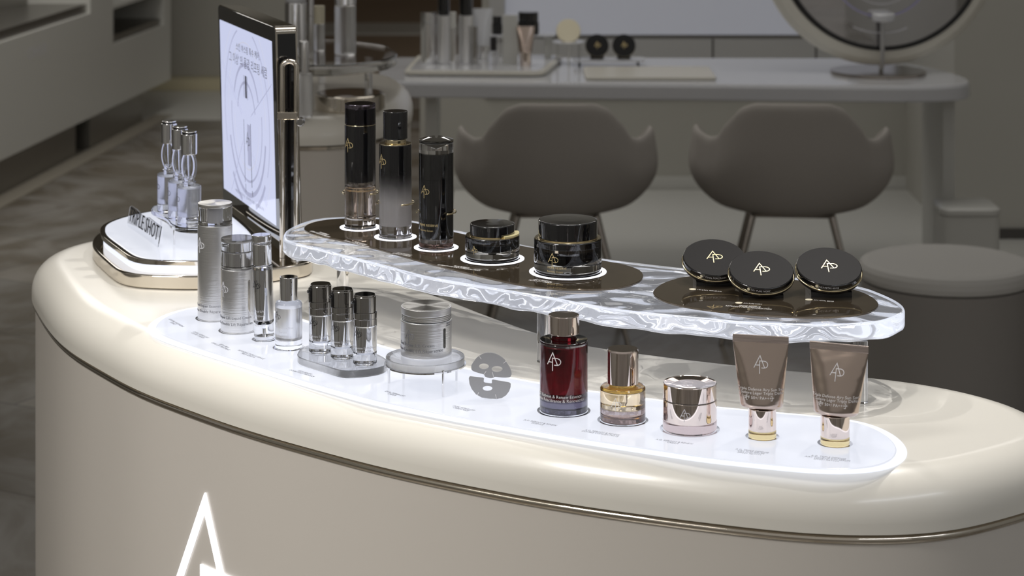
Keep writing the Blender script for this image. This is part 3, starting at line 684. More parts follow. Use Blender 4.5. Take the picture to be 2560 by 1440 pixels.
def halo(c, r, parent): obj('glowing_ring', loc(ring(r+.0012, r+.0072, ZL, ZL+.0005, 72, c.x, c.y), parent), 'led', parent, 0)
def caption(s, a, b, sz, parent, m='white_ink'):
    A, B = Vector(gp(*a, ZL)), Vector(gp(*b, ZL)); ex = (B-A).normalized(); g = text_geo(s, sz, .0001, width=(B-A).length)
    obj('printed_caption', loc(on_plane(g, ((A.x+B.x)/2, (A.y+B.y)/2, ZL+.00005), (ex.x, ex.y, 0), (-ex.y, ex.x, 0)), parent), m, parent, 0)
caption('PRIME RESERVE\nRETRINITY BOOSTER EMULSION', (781, 577), (828, 592), .0075, pl1)
caption('PRIME RESERVE\nRETRINITY ESSENCE EMULSION', (866, 601), (926, 617), .0075, pl1)
caption('PRIME RESERVE\nRETRINITY SERUM', (985, 632), (1028, 640), .0075, pl1)
caption('PRIME RESERVE\nRETRINITY EYE AND EXPRESSION CREAM', (1098, 661), (1203, 676), .0075, pl1)
caption('PRIME RESERVE\nRETRINITY CREAM', (1326, 699), (1380, 706), .0075, pl1)
caption('PRIME RESERVE\nRETRINITY MESH FOUNDATION', (1816, 763), (1930, 772), .0085, pl2)
for s, px, py, x1, y1 in (('17C COOL PORCELAIN', 1731.5, 723, 1803, 729), ('21N PURE IVORY', 1847, 757, 1905, 761), ('23N PETAL BEIGE', 2022.5, 749, 2084, 754)):
    X, Y = gp(px, py, ZL); obj('shade_dot', loc(lathe([(0, ZL), (.0047, ZL), (.0047, ZL+.0002), (0, ZL+.0002)], 32, X, Y), pl2), 'cream_pot', pl2, 0)
    caption(s, (px+12, py+1), (x1, y1), .0062, pl2)
def holder(c, r, z, name_label, ang0, ang1):    # gold spring arm that hugs a tester bottle
    rr = r+.0035; P = [(rr*math.cos(math.radians(a)), rr*math.sin(math.radians(a)), z) for a in range(ang0, ang1+1, 8)]
    P = [(P[0][0]*1.0, P[0][1], P[0][2]-.0004)]+P
    t = thing('wire_holder', name_label, 'wire holder', (c.x, c.y, c.z))
    obj('arm', tube(P, .0013, 10), 'gold', t, 60)
    a = math.radians(90); obj('post', cyl(.0011, 0, z+.001, .0003, 12, rr*math.cos(a), rr*math.sin(a)), 'chrome', t)
# black fading bottles
c, r = base(900.6, 575.6, 78.3, ZI); hz = lambda py: zp(py, c.y)-c.z; hf = lambda py: zp(py, c.y-r)-c.z; halo(c, r, pl1)
k1 = thing('essence_bottle', 'tallest black fading glass bottle at the left end of the shelf', 'bottle', c)
hb = hf(317); ht = hz(258)
obj('glass_body', lathe([(0, 0), (r-.0025, 0), (r-.0005, .001), (r, .003), (r, hb), (0, hb)]), lacquer('black fade one', hf(500), hf(400), (.96, .90, .84)), k1)
obj('liquid', cyl(r*.86, .0155, hf(470), .002), glass('tawny liquid', (.90, .84, .80), 0, 1.36), k1)
obj('inner_core', cyl(r*.55, hf(460), hb-.002), 'black_satin', k1)
obj('gold_band', cyl(r*1.005, hb+.0001, hb+.0012, .0003), 'gold', k1)
obj('cap', lathe([(0, hb+.0013), (r*.99, hb+.0013), (r*.99, ht-.001), (r*.965, ht), (0, ht)]), glass('violet black cap', (.30, .26, .34)), k1)
obj('cap_core', cyl(r*.80, hb+.0018, ht-.007), 'black', k1)
obj('monogram', on_cyl(monogram(.021, .032), r+.0001, hf(365), -PI/2-.82), 'gold_ink', k1, 0)
holder(c, r, hf(487), 'gold wire holder hugging the tallest black bottle', -52, 215)
c, r = base(988.5, 600, 81.5, ZI); hz = lambda py: zp(py, c.y)-c.z; hf = lambda py: zp(py, c.y-r)-c.z; halo(c, r, pl1)
k2 = thing('lotion_bottle', 'glass bottle fading from black to milky grey under a black cap', 'bottle', c)
hb = hz(359); ht = hz(277); rc = 30.5*c.y/F
obj('glass_body', lathe([(0, 0), (r-.0025, 0), (r-.0005, .001), (r, .003), (r, hb-.001), (r*.97, hb), (0, hb)]), lacquer('black fade two', hf(520), hf(420), (.93, .93, .97)), k2)
obj('milky_lotion', cyl(r*.90, .018, hf(440), .0025), mat('milky lotion', (.86, .84, .83), .4, 0, trans=.3), k2)
obj('shoulder', cyl(r*.985, hb+.0001, hb+.0010, .0004), 'gold', k2)
obj('neck', cyl(rc*.88, hb+.001, hb+.007), 'gold', k2)
obj('cap', cyl(rc, hf(358)+.0035, ht, .0006), 'black', k2)
obj('monogram', on_cyl(monogram(.021, .034), r+.0001, hf(407), -PI/2-.95), 'gold_ink', k2, 0)
holder(c, r, hf(513), 'gold wire holder hugging the milky grey bottle', -68, 205)
c, r = base(1090.5, 627, 86.5, ZI); hz = lambda py: zp(py, c.y)-c.z; hf = lambda py: zp(py, c.y-r)-c.z; halo(c, r, pl1)
k3 = thing('serum_bottle', 'black cylinder bottle with a faceted clear crown top', 'bottle', c)
ht = hz(347); hcl = hf(387)
obj('glass_body', lathe([(0, 0), (r-.002, 0), (r-.0005, .0008), (r, .0025), (r, hcl+.0), (0, hcl)]), 'glass', k3)
obj('tinted_base', cyl(r*.9, .001, .0085, .001), 'rose_glass', k3)
obj('black_core', lathe([(0, .0145), (r*.93, .0145), (r*.955, .0165), (r*.955, hf(452)-.0003), (r*.945, hf(452)), (r*.955, hf(452)+.0003), (r*.955, hcl-.001), (0, hcl-.001)]), 'black', k3)
obj('clear_crown', lathe([(0, hcl+.0002), (r, hcl+.0002), (r, ht-.0015), (0, ht-.0015)]), 'acrylic', k3)
V = [(0, 0, hcl+.0055)]+[(r*.93*math.cos(2*PI*i/48), r*.93*math.sin(2*PI*i/48), ht-.0035) for i in range(48)]
V += [(p[0], p[1], ht-.0025) for p in V[1:]]
obj('black_cone', (V, [(0, 1+(i+1) % 48, 1+i) for i in range(48)]+[(1+i, 1+(i+1) % 48, 49+(i+1) % 48, 49+i) for i in range(48)]+[tuple(49+i for i in range(48))]), 'black', k3, 30)
V, Fc = [(0, 0, ht-.001)], []
for i in range(24): V.append((r*.99*math.cos(2*PI*i/24), r*.99*math.sin(2*PI*i/24), ht-.0005-(i % 2)*.0001))
for i in range(12): V.append((r*.45*math.cos(2*PI*(i+.5)/12), r*.45*math.sin(2*PI*(i+.5)/12), ht+.0032))
for i in range(12):
    a = 1+2*i; b = 1+(2*i+1); d = 1+(2*i+2) % 24; e = 25+i; f = 25+(i+1) % 12
    Fc += [(a, b, e), (b, d, e), (d, f, e), (0, e, f)]
obj('faceted_top', (V, Fc), 'chrome', k3, 0)
obj('monogram', on_cyl(monogram(.0185, .032), r+.0001, hf(481), -PI/2-.71), 'gold_ink', k3, 0)
obj('lettering', join(on_cyl(text_geo('PRIME RESERVE', .0048), r+.0001, hf(565), -PI/2-.5), on_cyl(text_geo('Retrinity Serum', .0036), r+.0001, hf(578), -PI/2-.6)), 'gold_ink', k3, 0)
holder(c, r, hf(537), 'gold wire holder hugging the black cylinder bottle', -55, 200)
# black cream jars
def black_jar(label, cx, yf, wpx, lidw, ylt, ylb, yrim, tabs):
    c, r = base(cx, yf, wpx, ZI); hz = lambda py: zp(py, c.y)-c.z; halo(c, r*.99, pl1)
    t = thing('cream_jar', label, 'jar', c); hr = hz(yrim); rl = lidw/2*c.y/F; ht = hz(ylt); hlb = hr+.0012
    obj('glass_body', lathe([(0, .0045), (r-.001, .0045), (r, .006), (r, hr-.0015), (r-.001, hr-.0002), (0, hr-.0002)], 96), 'glass', t, 40)
    obj('black_foot', lathe([(0, 0), (r*.93, 0), (r*.985, .0018), (r*.985, .0044), (0, .0044)], 96), 'black', t)
    n = 14; prof = [(0, .0075), (r*.10, .008), (r*.13, .0115)]
    for i in range(n+1):
        q = i/n; prof.append((r*(.13+.82*math.sin(q*PI/2)**.9), .0115+(hr-.0035-.0115)*(1-math.cos(q*PI/2)**.75 if q < 1 else 1)))
    prof += [(r*.95, hr-.001), (0, hr-.001)]
    obj('black_bowl', lathe(prof, 96), 'black', t, 50)
    obj('gold_shoulder', lathe([(0, hr), (r*.985, hr), (r*.97, hr+.0008), (rl*1.02, hr+.001), (rl*1.02, hr+.0018), (0, hr+.0018)], 96), 'gold', t, 25)
    obj('lid', lathe([(0, hr+.0020), (rl, hr+.0020), (rl, ht-.0012), (rl*.985, ht-.0003), (rl*.95, ht), (rl*.5, ht+.0006), (0, ht+.0008)], 96), 'black', t, 50)
    obj('monogram', on_cyl(monogram(tabs[0], .036), r+.0001, hr*.52, tabs[1]), 'gold_ink', t, 0)
    return t, c, r, hr
t, c, r, hr = black_jar('smaller black and clear glass cream jar with a gold tab on the shelf', 1231, 660.6, 136, 112, 557.5, 600, 587, (.0125, -PI/2-.72))
P = [(r*.99*math.cos(math.radians(a)), r*.99*math.sin(math.radians(a))) for a in range(-62, 26, 4)]+[(r*.83*math.cos(math.radians(a)), r*.83*math.sin(math.radians(a))) for a in range(24, -64, -4)]
obj('gold_tab', stack(P, [(0, hr+.001), (0, hr+.0034)]), mat('pale gold spatula', (.86, .76, .42), .3, .3), t, 30)
t, c, r, hr = black_jar('largest black and clear glass cream jar on the shelf', 1419.6, 697, 169, 147.5, 548, 606, 593.5, (.0185, -PI/2-.49))
obj('lettering', join(on_cyl(text_geo('PRIME RESERVE', .0042), r+.0001, .0135, -PI/2-.36), on_cyl(text_geo('Retrinity Cream', .0036), r+.0001, .0085, -PI/2-.42)), 'gold_ink', t, 0)
# three compacts propped up on little stands
def compact(label, px, py, wpx, Y):
    rr = wpx/2*Y/F; X = xp(px, Y); Z = zp(py, Y); tilt = math.radians(23.5); th = .0165
    t = thing('cushion_compact', label, 'compact', (X, Y, Z), 0, 'black compacts on the shelf')
    R = Matrix.Rotation(tilt, 3, 'X'); g_ = lambda g: move(g, (0, 0, 0), R)
    obj('lid', g_(lathe([(0, -.0072), (rr*.995, -.0072), (rr, -.0062), (rr, -.0012), (rr*.992, -.0004), (rr*.98, 0), (0, 0)], 96)), 'black_satin_face' if False else 'black', t, 30)
    obj('lid_face', g_(lathe([(0, .0001), (rr*.972, .0001), (rr*.972, .0003), (0, .0003)], 96)), 'face_black', t, 0)
    obj('gold_seam', g_(lathe([(0, -.0088), (rr*1.035, -.0088), (rr*1.04, -.0080), (rr*1.02, -.0073), (0, -.0073)], 96)), 'gold', t, 40)
    obj('case', g_(lathe([(0, -th), (rr*.86, -th), (rr*.97, -th+.0022), (rr*1.02, -th+.0052), (rr*1.03, -.0089), (0, -.0089)], 96)), 'black_satin', t, 50)
    g = monogram(.0265, .04, .0002); g = ([(u-.001, v_+.0005, w_+.0003) for u, v_, w_ in g[0]], g[1]); obj('monogram', g_(g), 'gold_ink', t, 0)
    s = thing('compact_stand', 'small black wedge stand under the '+label.split(',')[0].replace('round black compact ', 'compact '), 'stand', (X, Y, ZI), 0, 'black wedge stands')
    zc = Z-ZI; w2 = rr*.62; y0, y1 = -rr*.55, rr*.80
    zt = lambda y: zc-th/math.cos(tilt)+y*math.tan(tilt)-.0006
    y0 = max(y0, -(zc-th/math.cos(tilt)-.0012)/math.tan(tilt))
    v_ = [(-w2, y0, 0), (w2, y0, 0), (w2, y1, 0), (-w2, y1, 0), (-w2, y0, zt(y0)), (w2, y0, zt(y0)), (w2, y1, zt(y1)), (-w2, y1, zt(y1))]
    obj('wedge', (v_, [(3, 2, 1, 0), (4, 5, 6, 7), (0, 1, 5, 4), (1, 2, 6, 5), (2, 3, 7, 6), (3, 0, 4, 7)]), 'black_satin', s, 0)
    gl = on_cyl(text_geo({1: 'N17 COOL PORCELAIN', 2: 'N21 PURE IVORY', 3: 'N23 PETAL BEIGE'}[1 if px < 1850 else 2 if px < 2000 else 3], .0034), rr+.0001, -.0038, -PI/2-.12)
    obj('shade_lettering', g_(gl), 'pale_ink', t, 0)
    obj('shade_badge', g_(on_cyl(lathe([(0, 0), (.0019, 0), (.0019, .0003), (0, .0003)], 16), rr, -.0038, -PI/2-.50)), 'cream_pot', t, 0)
M['face_black'] = mat('matt black lid', (.010, .009, .009), .5, spec=.10)
compact('round black compact at the left, half behind the middle one', 1786, 643, 157, 3.03)
compact('round black compact in the middle, in front of its neighbour', 1903.5, 674, 161, 2.96)
compact('round black compact at the right, by the shelf end', 2072.5, 666, 163, 2.962)
# ------------------------------------------------------------------ two-tier stand with display screen
lt = D_([(231, 604), (236, 622), (262, 648), (290, 671), (312, 680), (340, 685), (387, 688), (494, 690), (600, 684), (700, 668), (760, 660), (778, 652), (782, 638), (770, 610), (740, 570), (690, 530), (640, 510), (560, 512), (450, 528), (340, 547), (264, 572), (239, 588)], .9925)
lt = relax(ccw(resample(smooth_loop(lt, 6), 160)), 2)
ut = D_([(251, 572), (256, 590), (290, 617), (318, 637), (340, 646), (373, 651), (440, 653), (520, 653), (590, 647), (630, 632), (648, 606), (630, 575), (584, 536), (560, 524), (520, 517), (450, 518), (376, 527), (320, 538), (280, 550), (258, 561)], 1.0125)
ut = relax(ccw(resample(smooth_loop(ut, 6), 160)), 2)
st = thing('display_stand', 'champagne chrome two-tier stand with a glowing white top', 'stand', (-.5, 3.68, ZC))
obj('lower_tier', loc(stack(lt, [(.004, ZC+.0002), (.001, ZC+.002), (0, ZC+.003), (0, .9905), (.0015, .9922), (.004, .9925)]), st), 'champagne', st, 45)
obj('glowing_band', loc(stack(ut, [(.005, .9926), (.005, 1.0055)]), st), 'panel_rim', st, 45)
obj('upper_frame', loc(stack(ut, [(.0045, 1.0056), (.0, 1.0058), (0, 1.0118), (.001, 1.0125), (.0075, 1.0125)]), st), 'champagne', st, 45)
obj('glowing_top', loc(stack(ut, [(.008, 1.0118), (.008, 1.0128), (.0095, 1.0131)]), st), 'panel', st, 30)
ZU = 1.0132
# acrylic letter sign
A = Vector(gp(317, 563, ZU)); B = Vector(gp(394, 618, ZU)); ex = (B-A).normalized(); nn = Vector((-ex.y, ex.x))
sg_ = thing('letter_sign', 'clear acrylic sign with black letters TRIPLE SHOT on the lit stand', 'sign', ((A.x+B.x)/2, (A.y+B.y)/2, ZU))
Lh = (B-A).length; lean = Vector((nn.x*.18, nn.y*.18, 1)).normalized()
def on_sign(g, w0=0): return on_plane(([(u, v_, w_+w0) for u, v_, w_ in g[0]], g[1]), (0, 0, 0), (ex.x, ex.y, 0), lean)
prof = [(-Lh/2, 0), (Lh/2, 0), (Lh/2, .033), (Lh*.30, .0335), (Lh*.1, .0345), (0, .031), (-Lh*.14, .031), (-Lh*.3, .034), (-Lh*.46, .034), (-Lh/2, .031)]
Pn = stack(ccw([(p[0], p[1]) for p in prof]), [(0, -.0015), (0, 0)])
obj('clear_plate', on_sign(Pn), 'acrylic', sg_, 0)
g = text_geo('TRIPLE SHOT', .034, .0006, width=Lh*.92, bold=.0002)
obj('letters', on_sign(([(u, v_+.0195, w_) for u, v_, w_ in g[0]], g[1]), .0002), 'black_ink', sg_, 0)
# dropper display on its riser
rz_ = ZU+.0345
rp_ = [(-.602, 3.74), (-.590, 3.70), (-.560, 3.64), (-.548, 3.60), (-.530, 3.572), (-.50, 3.562), (-.470, 3.572), (-.462, 3.60), (-.475, 3.66), (-.505, 3.72), (-.545, 3.765), (-.585, 3.77)]
rp_ = relax(ccw(resample(smooth_loop(rp_, 6), 100)), 3)
rs = thing('acrylic_riser', 'clear acrylic riser on short pegs beneath the three droppers', 'riser', (-.53, 3.66, ZU))
obj('riser_slab', loc(stack(rp_, [(.001, rz_-.009), (0, rz_-.008), (0, rz_-.001), (.001, rz_)]), rs), 'acrylic', rs, 30)
for X, Y in ((-.5427, 3.600), (-.585, 3.735), (-.478, 3.60)):
    obj('peg', loc(cyl(.0018, ZU+.0001, rz_-.0092, .0003, 16, X, Y), rs), 'chrome', rs)
def dropper(label, cx, yf, wpx, first=None):
    c, r = base(cx, yf, wpx, rz_+.0002)
    if first: return dup(first, c, 0, label)
    t = thing('dropper_vial', label, 'dropper vial', c, group='chrome topped droppers on the lit stand')
    hz = lambda py: zp(py, c.y)-c.z; hb = hz(463)
    obj('glass_body', lathe([(0, 0), (r-.001, 0), (r, .002), (r, hb-.0015), (r*.93, hb), (0, hb)]), 'glass', t)
    obj('serum_fill', lathe([(0, .014), (r*.72, .015), (r*.84, .02), (r*.84, hb-.004), (0, hb-.004)]), 'milk', t)
    obj('neck', lathe([(0, hb+.0002), (r*.45, hb+.0002), (r*.45, hb+.004), (r*.55, hb+.0045), (r*.55, hb+.007), (r*.42, hb+.0075), (r*.42, hb+.014), (0, hb+.014)]), 'acrylic', t)
    z0, z1 = hb+.012, hz(386)
    zc, hh = (z0+z1)/2, (z1-z0)/2
    P = [(r*.50*math.cos(a), 0, zc+(hh+.004)*math.sin(a)) for a in [2*PI*i/40 for i in range(40)]]
    obj('oval_loop', tube(P, .0032, 12, closed=True), 'acrylic', t, 60)
    obj('pipette', lathe([(0, z0-.004), (.0012, z0-.003), (.0026, zc), (.0030, z1+.001), (0, z1+.001)], 20), 'glass', t)
    cr = r*.665; ct = hz(334)
    obj('cap', cyl(cr, z1+.0006, ct, .0008), 'chrome', t)
    obj('black_gasket', cyl(cr*.86, ct+.0001, ct+.0022, .0002), 'black_ink', t)
    obj('button', cyl(cr*.92, ct+.0023, ct+.0042, .0008), 'chrome', t)
    obj('monogram', on_cyl(monogram(.020, .028), r+.0001, hb*.68, -PI/2-1.2), 'grey_ink', t, 0)
    return t
d3 = dropper('chrome topped dropper nearest the camera of three on the stand', 472.7, 569, 60)
dropper('chrome topped dropper in the middle of three on the stand', 449.5, 553, 59, d3)
dropper('chrome topped dropper furthest back and leftmost on the stand', 422.5, 535.6, 58, d3)
# screen
SR = Vector((*gp(702, 608, 1.0125), 1.0125)); SL = Vector((*gp(558, 501, 1.0125), 1.0125)); SWd = (SR-SL).length; SH = .350
su = (SR-SL).normalized(); sn = Vector((su.y, -su.x, 0))
if sn.x > 0: sn = -sn
sup = (Vector((0, 0, 1))+sn*.026).normalized()
scr = thing('display_screen', 'upright digital screen in a champagne chrome frame showing a serum advert', 'screen', SL)
ez_ = su.cross(sup)
sgn = 1 if ez_.dot(sn) > 0 else -1
def S(g, w0=0): return [su*u+sup*v_+sn*(w_+w0) for u, v_, w_ in g[0]], (g[1] if sgn > 0 else [f[::-1] for f in g[1]])
fr = rrect(0, SWd, 0, SH, .010, 8)
obj('frame', S(stack(fr, [(.002, -.036), (0, -.034), (0, -.001), (.0012, 0)])), 'champagne', scr, 40)
obj('bezel', S(stack(offset(ccw(fr), .0015), [(0, .0001), (.0003, .0008)])), 'black', scr, 30)
obj('side_panel', S(([(SWd+(.0004 if k & 1 else -.001), v_, w_) for k, (v_, w_) in enumerate([(v_, w_) for v_ in (.012, SH-.012) for w_ in (-.033, -.003) for _ in (0, 1)])],
    [(0, 1, 3, 2), (4, 6, 7, 5), (0, 4, 5, 1), (2, 3, 7, 6), (0, 2, 6, 4), (1, 5, 7, 3)])), 'black', scr, 0)
du0, du1, dv0, dv1 = .013, SWd-.022, .024, SH-.026
dsp = obj('display', S(stack(rrect(du0, du1, dv0, dv1, .001, 2), [(0, .0009), (0, .0012)])), 'screen', scr, 0)
def clipring(r, wd, a0=0, a1=360, cu=None, cv=.172):
    out = []; cu = cu or (du0+du1)/2
    segs = []
    for a in range(a0, a1, 4):
        p = [(cu+r*math.cos(math.radians(x)), cv+r*math.sin(math.radians(x))) for x in (a, a+2, a+4)]
        if all(du0+.004 < q[0] < du1-.004 and dv0+.004 < q[1] < dv1-.004 for q in p): segs.append(p)
    return join(*[stroke(p, wd, .00005) for p in segs]) if segs else None
adv = [(.062, .005, 15, 165, 'screen_grey'), (.092, .006, 25, 155, 'screen_grey'), (.085, .002, 180, 360, 'screen_pale'), (.105, .004, 170, 370, 'screen_grey'), (.128, .008, 200, 345, 'screen_grey'),
       (.13, .002, 0, 180, 'screen_pale'), (.150, .008, 225, 320, 'screen_grey'), (.155, .003, -30, 200, 'screen_grey'), (.175, .002, 0, 360, 'screen_pale')]
for r_, w_, a0, a1, m_ in adv:
    g = clipring(r_, w_, a0, a1)
    if g: obj('advert_ring', S(g, .00125), m_, dsp, 0)
cu_ = (du0+du1)/2
for a, b in (((du0+.01, .25), (cu_-.03, .175)), ((du1-.01, .25), (cu_+.03, .18)), ((cu_-.03, .13), (du0+.06, dv0+.006)), ((cu_+.03, .12), (du1-.06, dv0+.02))):
    obj('advert_ray', S(join(stroke([a, b], .0012, .00005), stroke([(a[0]+.006, a[1]+.004), (b[0]+.006, b[1]+.004)], .0012, .00005)), .0014), 'screen_grey', dsp, 0)
obj('advert_bottle', S(join(*[(lambda x0, x1, y0, y1: stack(rrect(x0, x1, y0, y1, .001, 2), [(0, 0), (0, .0001)]))(cu_+a, cu_+b, y0, y1) for a, b, y0, y1 in
    ((-.004, .008, .208, .246), (.012, .0135, .206, .246), (-.0125, -.011, .208, .246), (-.020, -.018, .062, .17), (.026, .029, .06, .168), (-.017, -.015, .045, .06), (.029, .032, .045, .055))]), .00165), 'screen_dark', dsp, 0)
obj('advert_serum', S(stack(rrect(cu_+.004, cu_+.0245, .095, .165, .001, 2), [(0, 0), (0, .0001)]), .00160), 'screen_grey', dsp, 0)
g = monogram(.032, .05, .00005); obj('advert_monogram', S(([(u+cu_+.006, v_+.135, w_) for u, v_, w_ in g[0]], g[1]), .0018), 'screen_dark', dsp, 0)
for s, cu2, v2, wd, sz in (('스킨 부스팅 특수 케어,', .215, .289, .165, .0145), ("그 이상' 의 물광 리프팅 세럼", .212, .266, .262, .021), ('*제품 이미지는 실제와 다를 수 있습니다', .20, .036, .20, .006)):
    g = text_geo(s, sz, .00005, width=wd, bold=.0002 if sz > .01 else 0)
    obj('advert_text', S(([(u+cu2, v_+v2, w_) for u, v_, w_ in g[0]], g[1]), .0015), 'screen_dark', dsp, 0)
# chrome hoop stand behind the screen
hp = thing('screen_bracket', 'bright chrome hoop bracket and clamp holding the screen', 'bracket', (0, 0, 0))
sd = -sn; SE = SL+su*(SWd+.014)
pa, pb = SE+sd*.006, SE+sd*.032
pa = Vector((xp(706, 3.60), 3.60)); pb = Vector((xp(741, 3.60), 3.60))
zb, zt_ = .993, zp(168, 3.6); cm = (pa+pb)/2; rr = (pb-pa).length/2
P = [(pa.x, pa.y, zb)]+[(pa.x, pa.y, zb+(zt_-zb)*i/6) for i in range(1, 6)]
P += [(cm.x-rr*math.cos(a), cm.y, zt_+rr*.85*math.sin(a)) for a in [PI*i/14 for i in range(15)]]
P += [(pb.x, pb.y, zb+(zt_-zb)*i/6) for i in range(5, -1, -1)]
hp.location = (cm.x, cm.y, zb); obj('hoop', loc(tube(P, .0046, 20), hp), 'champagne', hp, 70)
obj('clamp', loc(move(box(-.021, .012, -.008, .008, -.006, .006, .0015), (cm.x+.002, cm.y, zp(288, 3.6))), hp), 'champagne', hp, 30)
obj('clamp_knob', loc(move(cyl(.0068, 0, .014, .0015, 32), (cm.x+.019, cm.y-.004, zp(302, 3.6)), Matrix.Rotation(PI/2, 3, 'X')), hp), 'smoke_chrome', hp, 40)
obj('foot', loc(cyl(.0085, .9927, .9985, .001, 32, pb.x, pb.y), hp), 'chrome', hp)
# ================================================================== the shop behind
YW = 9.75
struct('wall_back', join(box(-.13, 1.72, YW, YW+.15, .668, 3.2), box(-.13, 1.72, YW-.012, YW+.15, 0, .655), box(-.40, -.1301, YW-.012, YW+.15, 0, .50)), 'taupe', smooth=0)
struct('trim_1', box(-.14, 1.73, YW-.02, YW, .655, .668), 'steel', smooth=0)
gb = struct('trim_2', box(-.12, 1.72, YW-.03, YW-.0125, .40, .654), 'grey_wall', smooth=0)
for px in (1782, 2040):
    x = xp(px, YW-.03); struct('joint', box(x-.004, x+.004, YW-.0312, YW-.030, .40, .654), 'dark', gb, 0)
struct('baseboard_back', box(-.40, 1.72, YW-.03, YW-.0125, 0, .056), 'white', smooth=0)
lb = tag(obj('wall_light_panel', box(-.03, 1.66, YW-.03, YW-.001, .672, 1.9, 0), 'litbox', None, 0), 'wide pale blue backlit wall panel behind the desk', 'light panel')
struct('trim_3', box(-.10, -.032, YW-.05, YW, .658, 2.6), 'grey_wall', smooth=0)
struct('wall_right', box(1.71, 6.5, 8.66, 9.9, 0, 3.2), 'taupe', smooth=0)
struct('baseboard_right', box(1.715, 6.5, 8.645, 8.66, 0, .042), 'dark', smooth=0)
struct('wall_far', box(-7, 6, 18.4, 18.6, 0, 3.4), 'brown', smooth=0)
struct('trim_4', box(-3.4, -.2, 13.2, 18.38, 0, .006), 'timber_floor' if 'timber_floor' in M else 'brown', smooth=0)
struct('trim_5', box(-2.2, -.2, 15.7, 16.4, .0061, .02), 'white', smooth=0)
col_ = struct('wall_left', box(-2.04, -1.30, 13.0, 13.6, .07, 3.3), 'taupe_olive' if 'taupe_olive' in M else 'taupe', smooth=0)
struct('trim_6', box(-2.16, -1.2, 12.86, 13.65, 0, .069), 'yellowish', smooth=0)
struct('trim_7', box(-2.03, -1.985, 12.98, 12.999, .07, 3.3), 'white', smooth=0)
struct('floor_reflection', box(-2.13, -1.22, 11.75, 12.85, 0, .004), 'white', smooth=0)  # pale sheet standing in for a light reflection on the floor
struct('trim_9', box(-.25, 2.6, 7.62, 9.70, 0, .003), 'light_tile' if 'light_tile' in M else 'white', smooth=0)
# long low cabinet running away on the left
def cf(Y, o=0): return -1.9-.1214*(11.68-Y)+o
cab = thing('low_cabinet', 'long white display cabinet running into the distance at the left', 'cabinet', (cf(9), 9, 0))
def prism_y(y0, y1, z0, z1, d0, d1):     # a block whose face follows the cabinet front, d = depth behind the face
    v = [(cf(y, -d), y, z) for y in (y0, y1) for d in (d0, d1) for z in (z0, z1)]
    return v, [(0, 1, 3, 2), (4, 6, 7, 5), (0, 4, 5, 1), (2, 3, 7, 6), (0, 2, 6, 4), (1, 5, 7, 3)]
cy = lambda px: 3.318/(.1214+(1280-px)/F)
ye = 12.12; n1 = cy(226); n2a, n2b = cy(283), cy(410)
obj('front_panel', loc(join(prism_y(4.2, ye, .165, .473, 0, .5), prism_y(4.2, n2a, .4731, .665, 0, .5), prism_y(n1, n2a, .6651, 1.6, 0, .5), prism_y(n2b, ye, .4731, 1.6, 0, .5), prism_y(n2a, n2b, .648, .668, 0, .5)), cab), 'white_cab' if 'white_cab' in M else 'white', cab, 0)
obj('display_niche', loc(join(prism_y(4.2, n1, .6655, .71, .02, .48), prism_y(4.2, n1, .71, 1.6, .3, .45)), cab), 'steel', cab, 0)
obj('display_niche', loc(join(prism_y(n2a+.001, n2b-.001, .4735, .51, .02, .48), prism_y(n2a+.001, n2b-.001, .51, .645, .3, .45), prism_y(n2a+.001, n2b-.001, .672, 1.6, .2, .45)), cab), 'steel', cab, 0)
ys_, ys2 = cy(205), cy(240)
obj('toe_kick', loc(prism_y(4.2, ys_, .0, .164, .03, .45), cab), 'steel', cab, 0)
obj('toe_kick', loc(prism_y(ys2, 11.68, .0, .164, .03, .45), cab), 'steel', cab, 0)
obj('recessed_post', loc(prism_y(ys_+.001, ys2-.001, .0, .163, .22, .45), cab), 'dark', cab, 0)
obj('floor_strip', loc(prism_y(4.2, 11.9, 0, .006, -.075, .029), cab), 'strip', cab, 0)
d_ = Vector((.1214, 1, 0)).normalized()
g = text_geo('OHUI', .075, .0006, width=.235)
obj('embossed_lettering', loc(on_plane(g, (cf(9.95)+.0008, 9.95, .572), d_, (0, 0, 1)), cab), 'grey_ink2' if 'grey_ink2' in M else 'pale_ink', cab, 0)
# desk
ZD = .75
dk = thing('consultation_desk', 'long white desk with a rounded right end behind the chairs', 'desk', (.55, 7.9, 0))
do = relax(ccw(resample([(-.47, 7.60), (1.30, 7.47), (1.44, 7.48), (1.53, 7.53), (1.57, 7.63), (1.55, 7.80), (1.47, 8.05), (1.36, 8.2), (1.25, 8.25), (-.47, 8.28)], 120)), 2)
obj('desk_top', loc(stack(do, [(.004, ZD-.055), (0, ZD-.05), (0, ZD-.012), (.006, ZD-.002), (.012, ZD)]), dk), 'white_gloss', dk, 40)
obj('support_panel', loc(box(xp(2344, 7.85), xp(2344, 7.85)+.04, 7.75, 8.15, 0, ZD-.056), dk), 'white', dk, 0)
obj('support_panel', loc(box(-.30, -.26, 7.75, 8.15, 0, ZD-.056), dk), 'white', dk, 0)
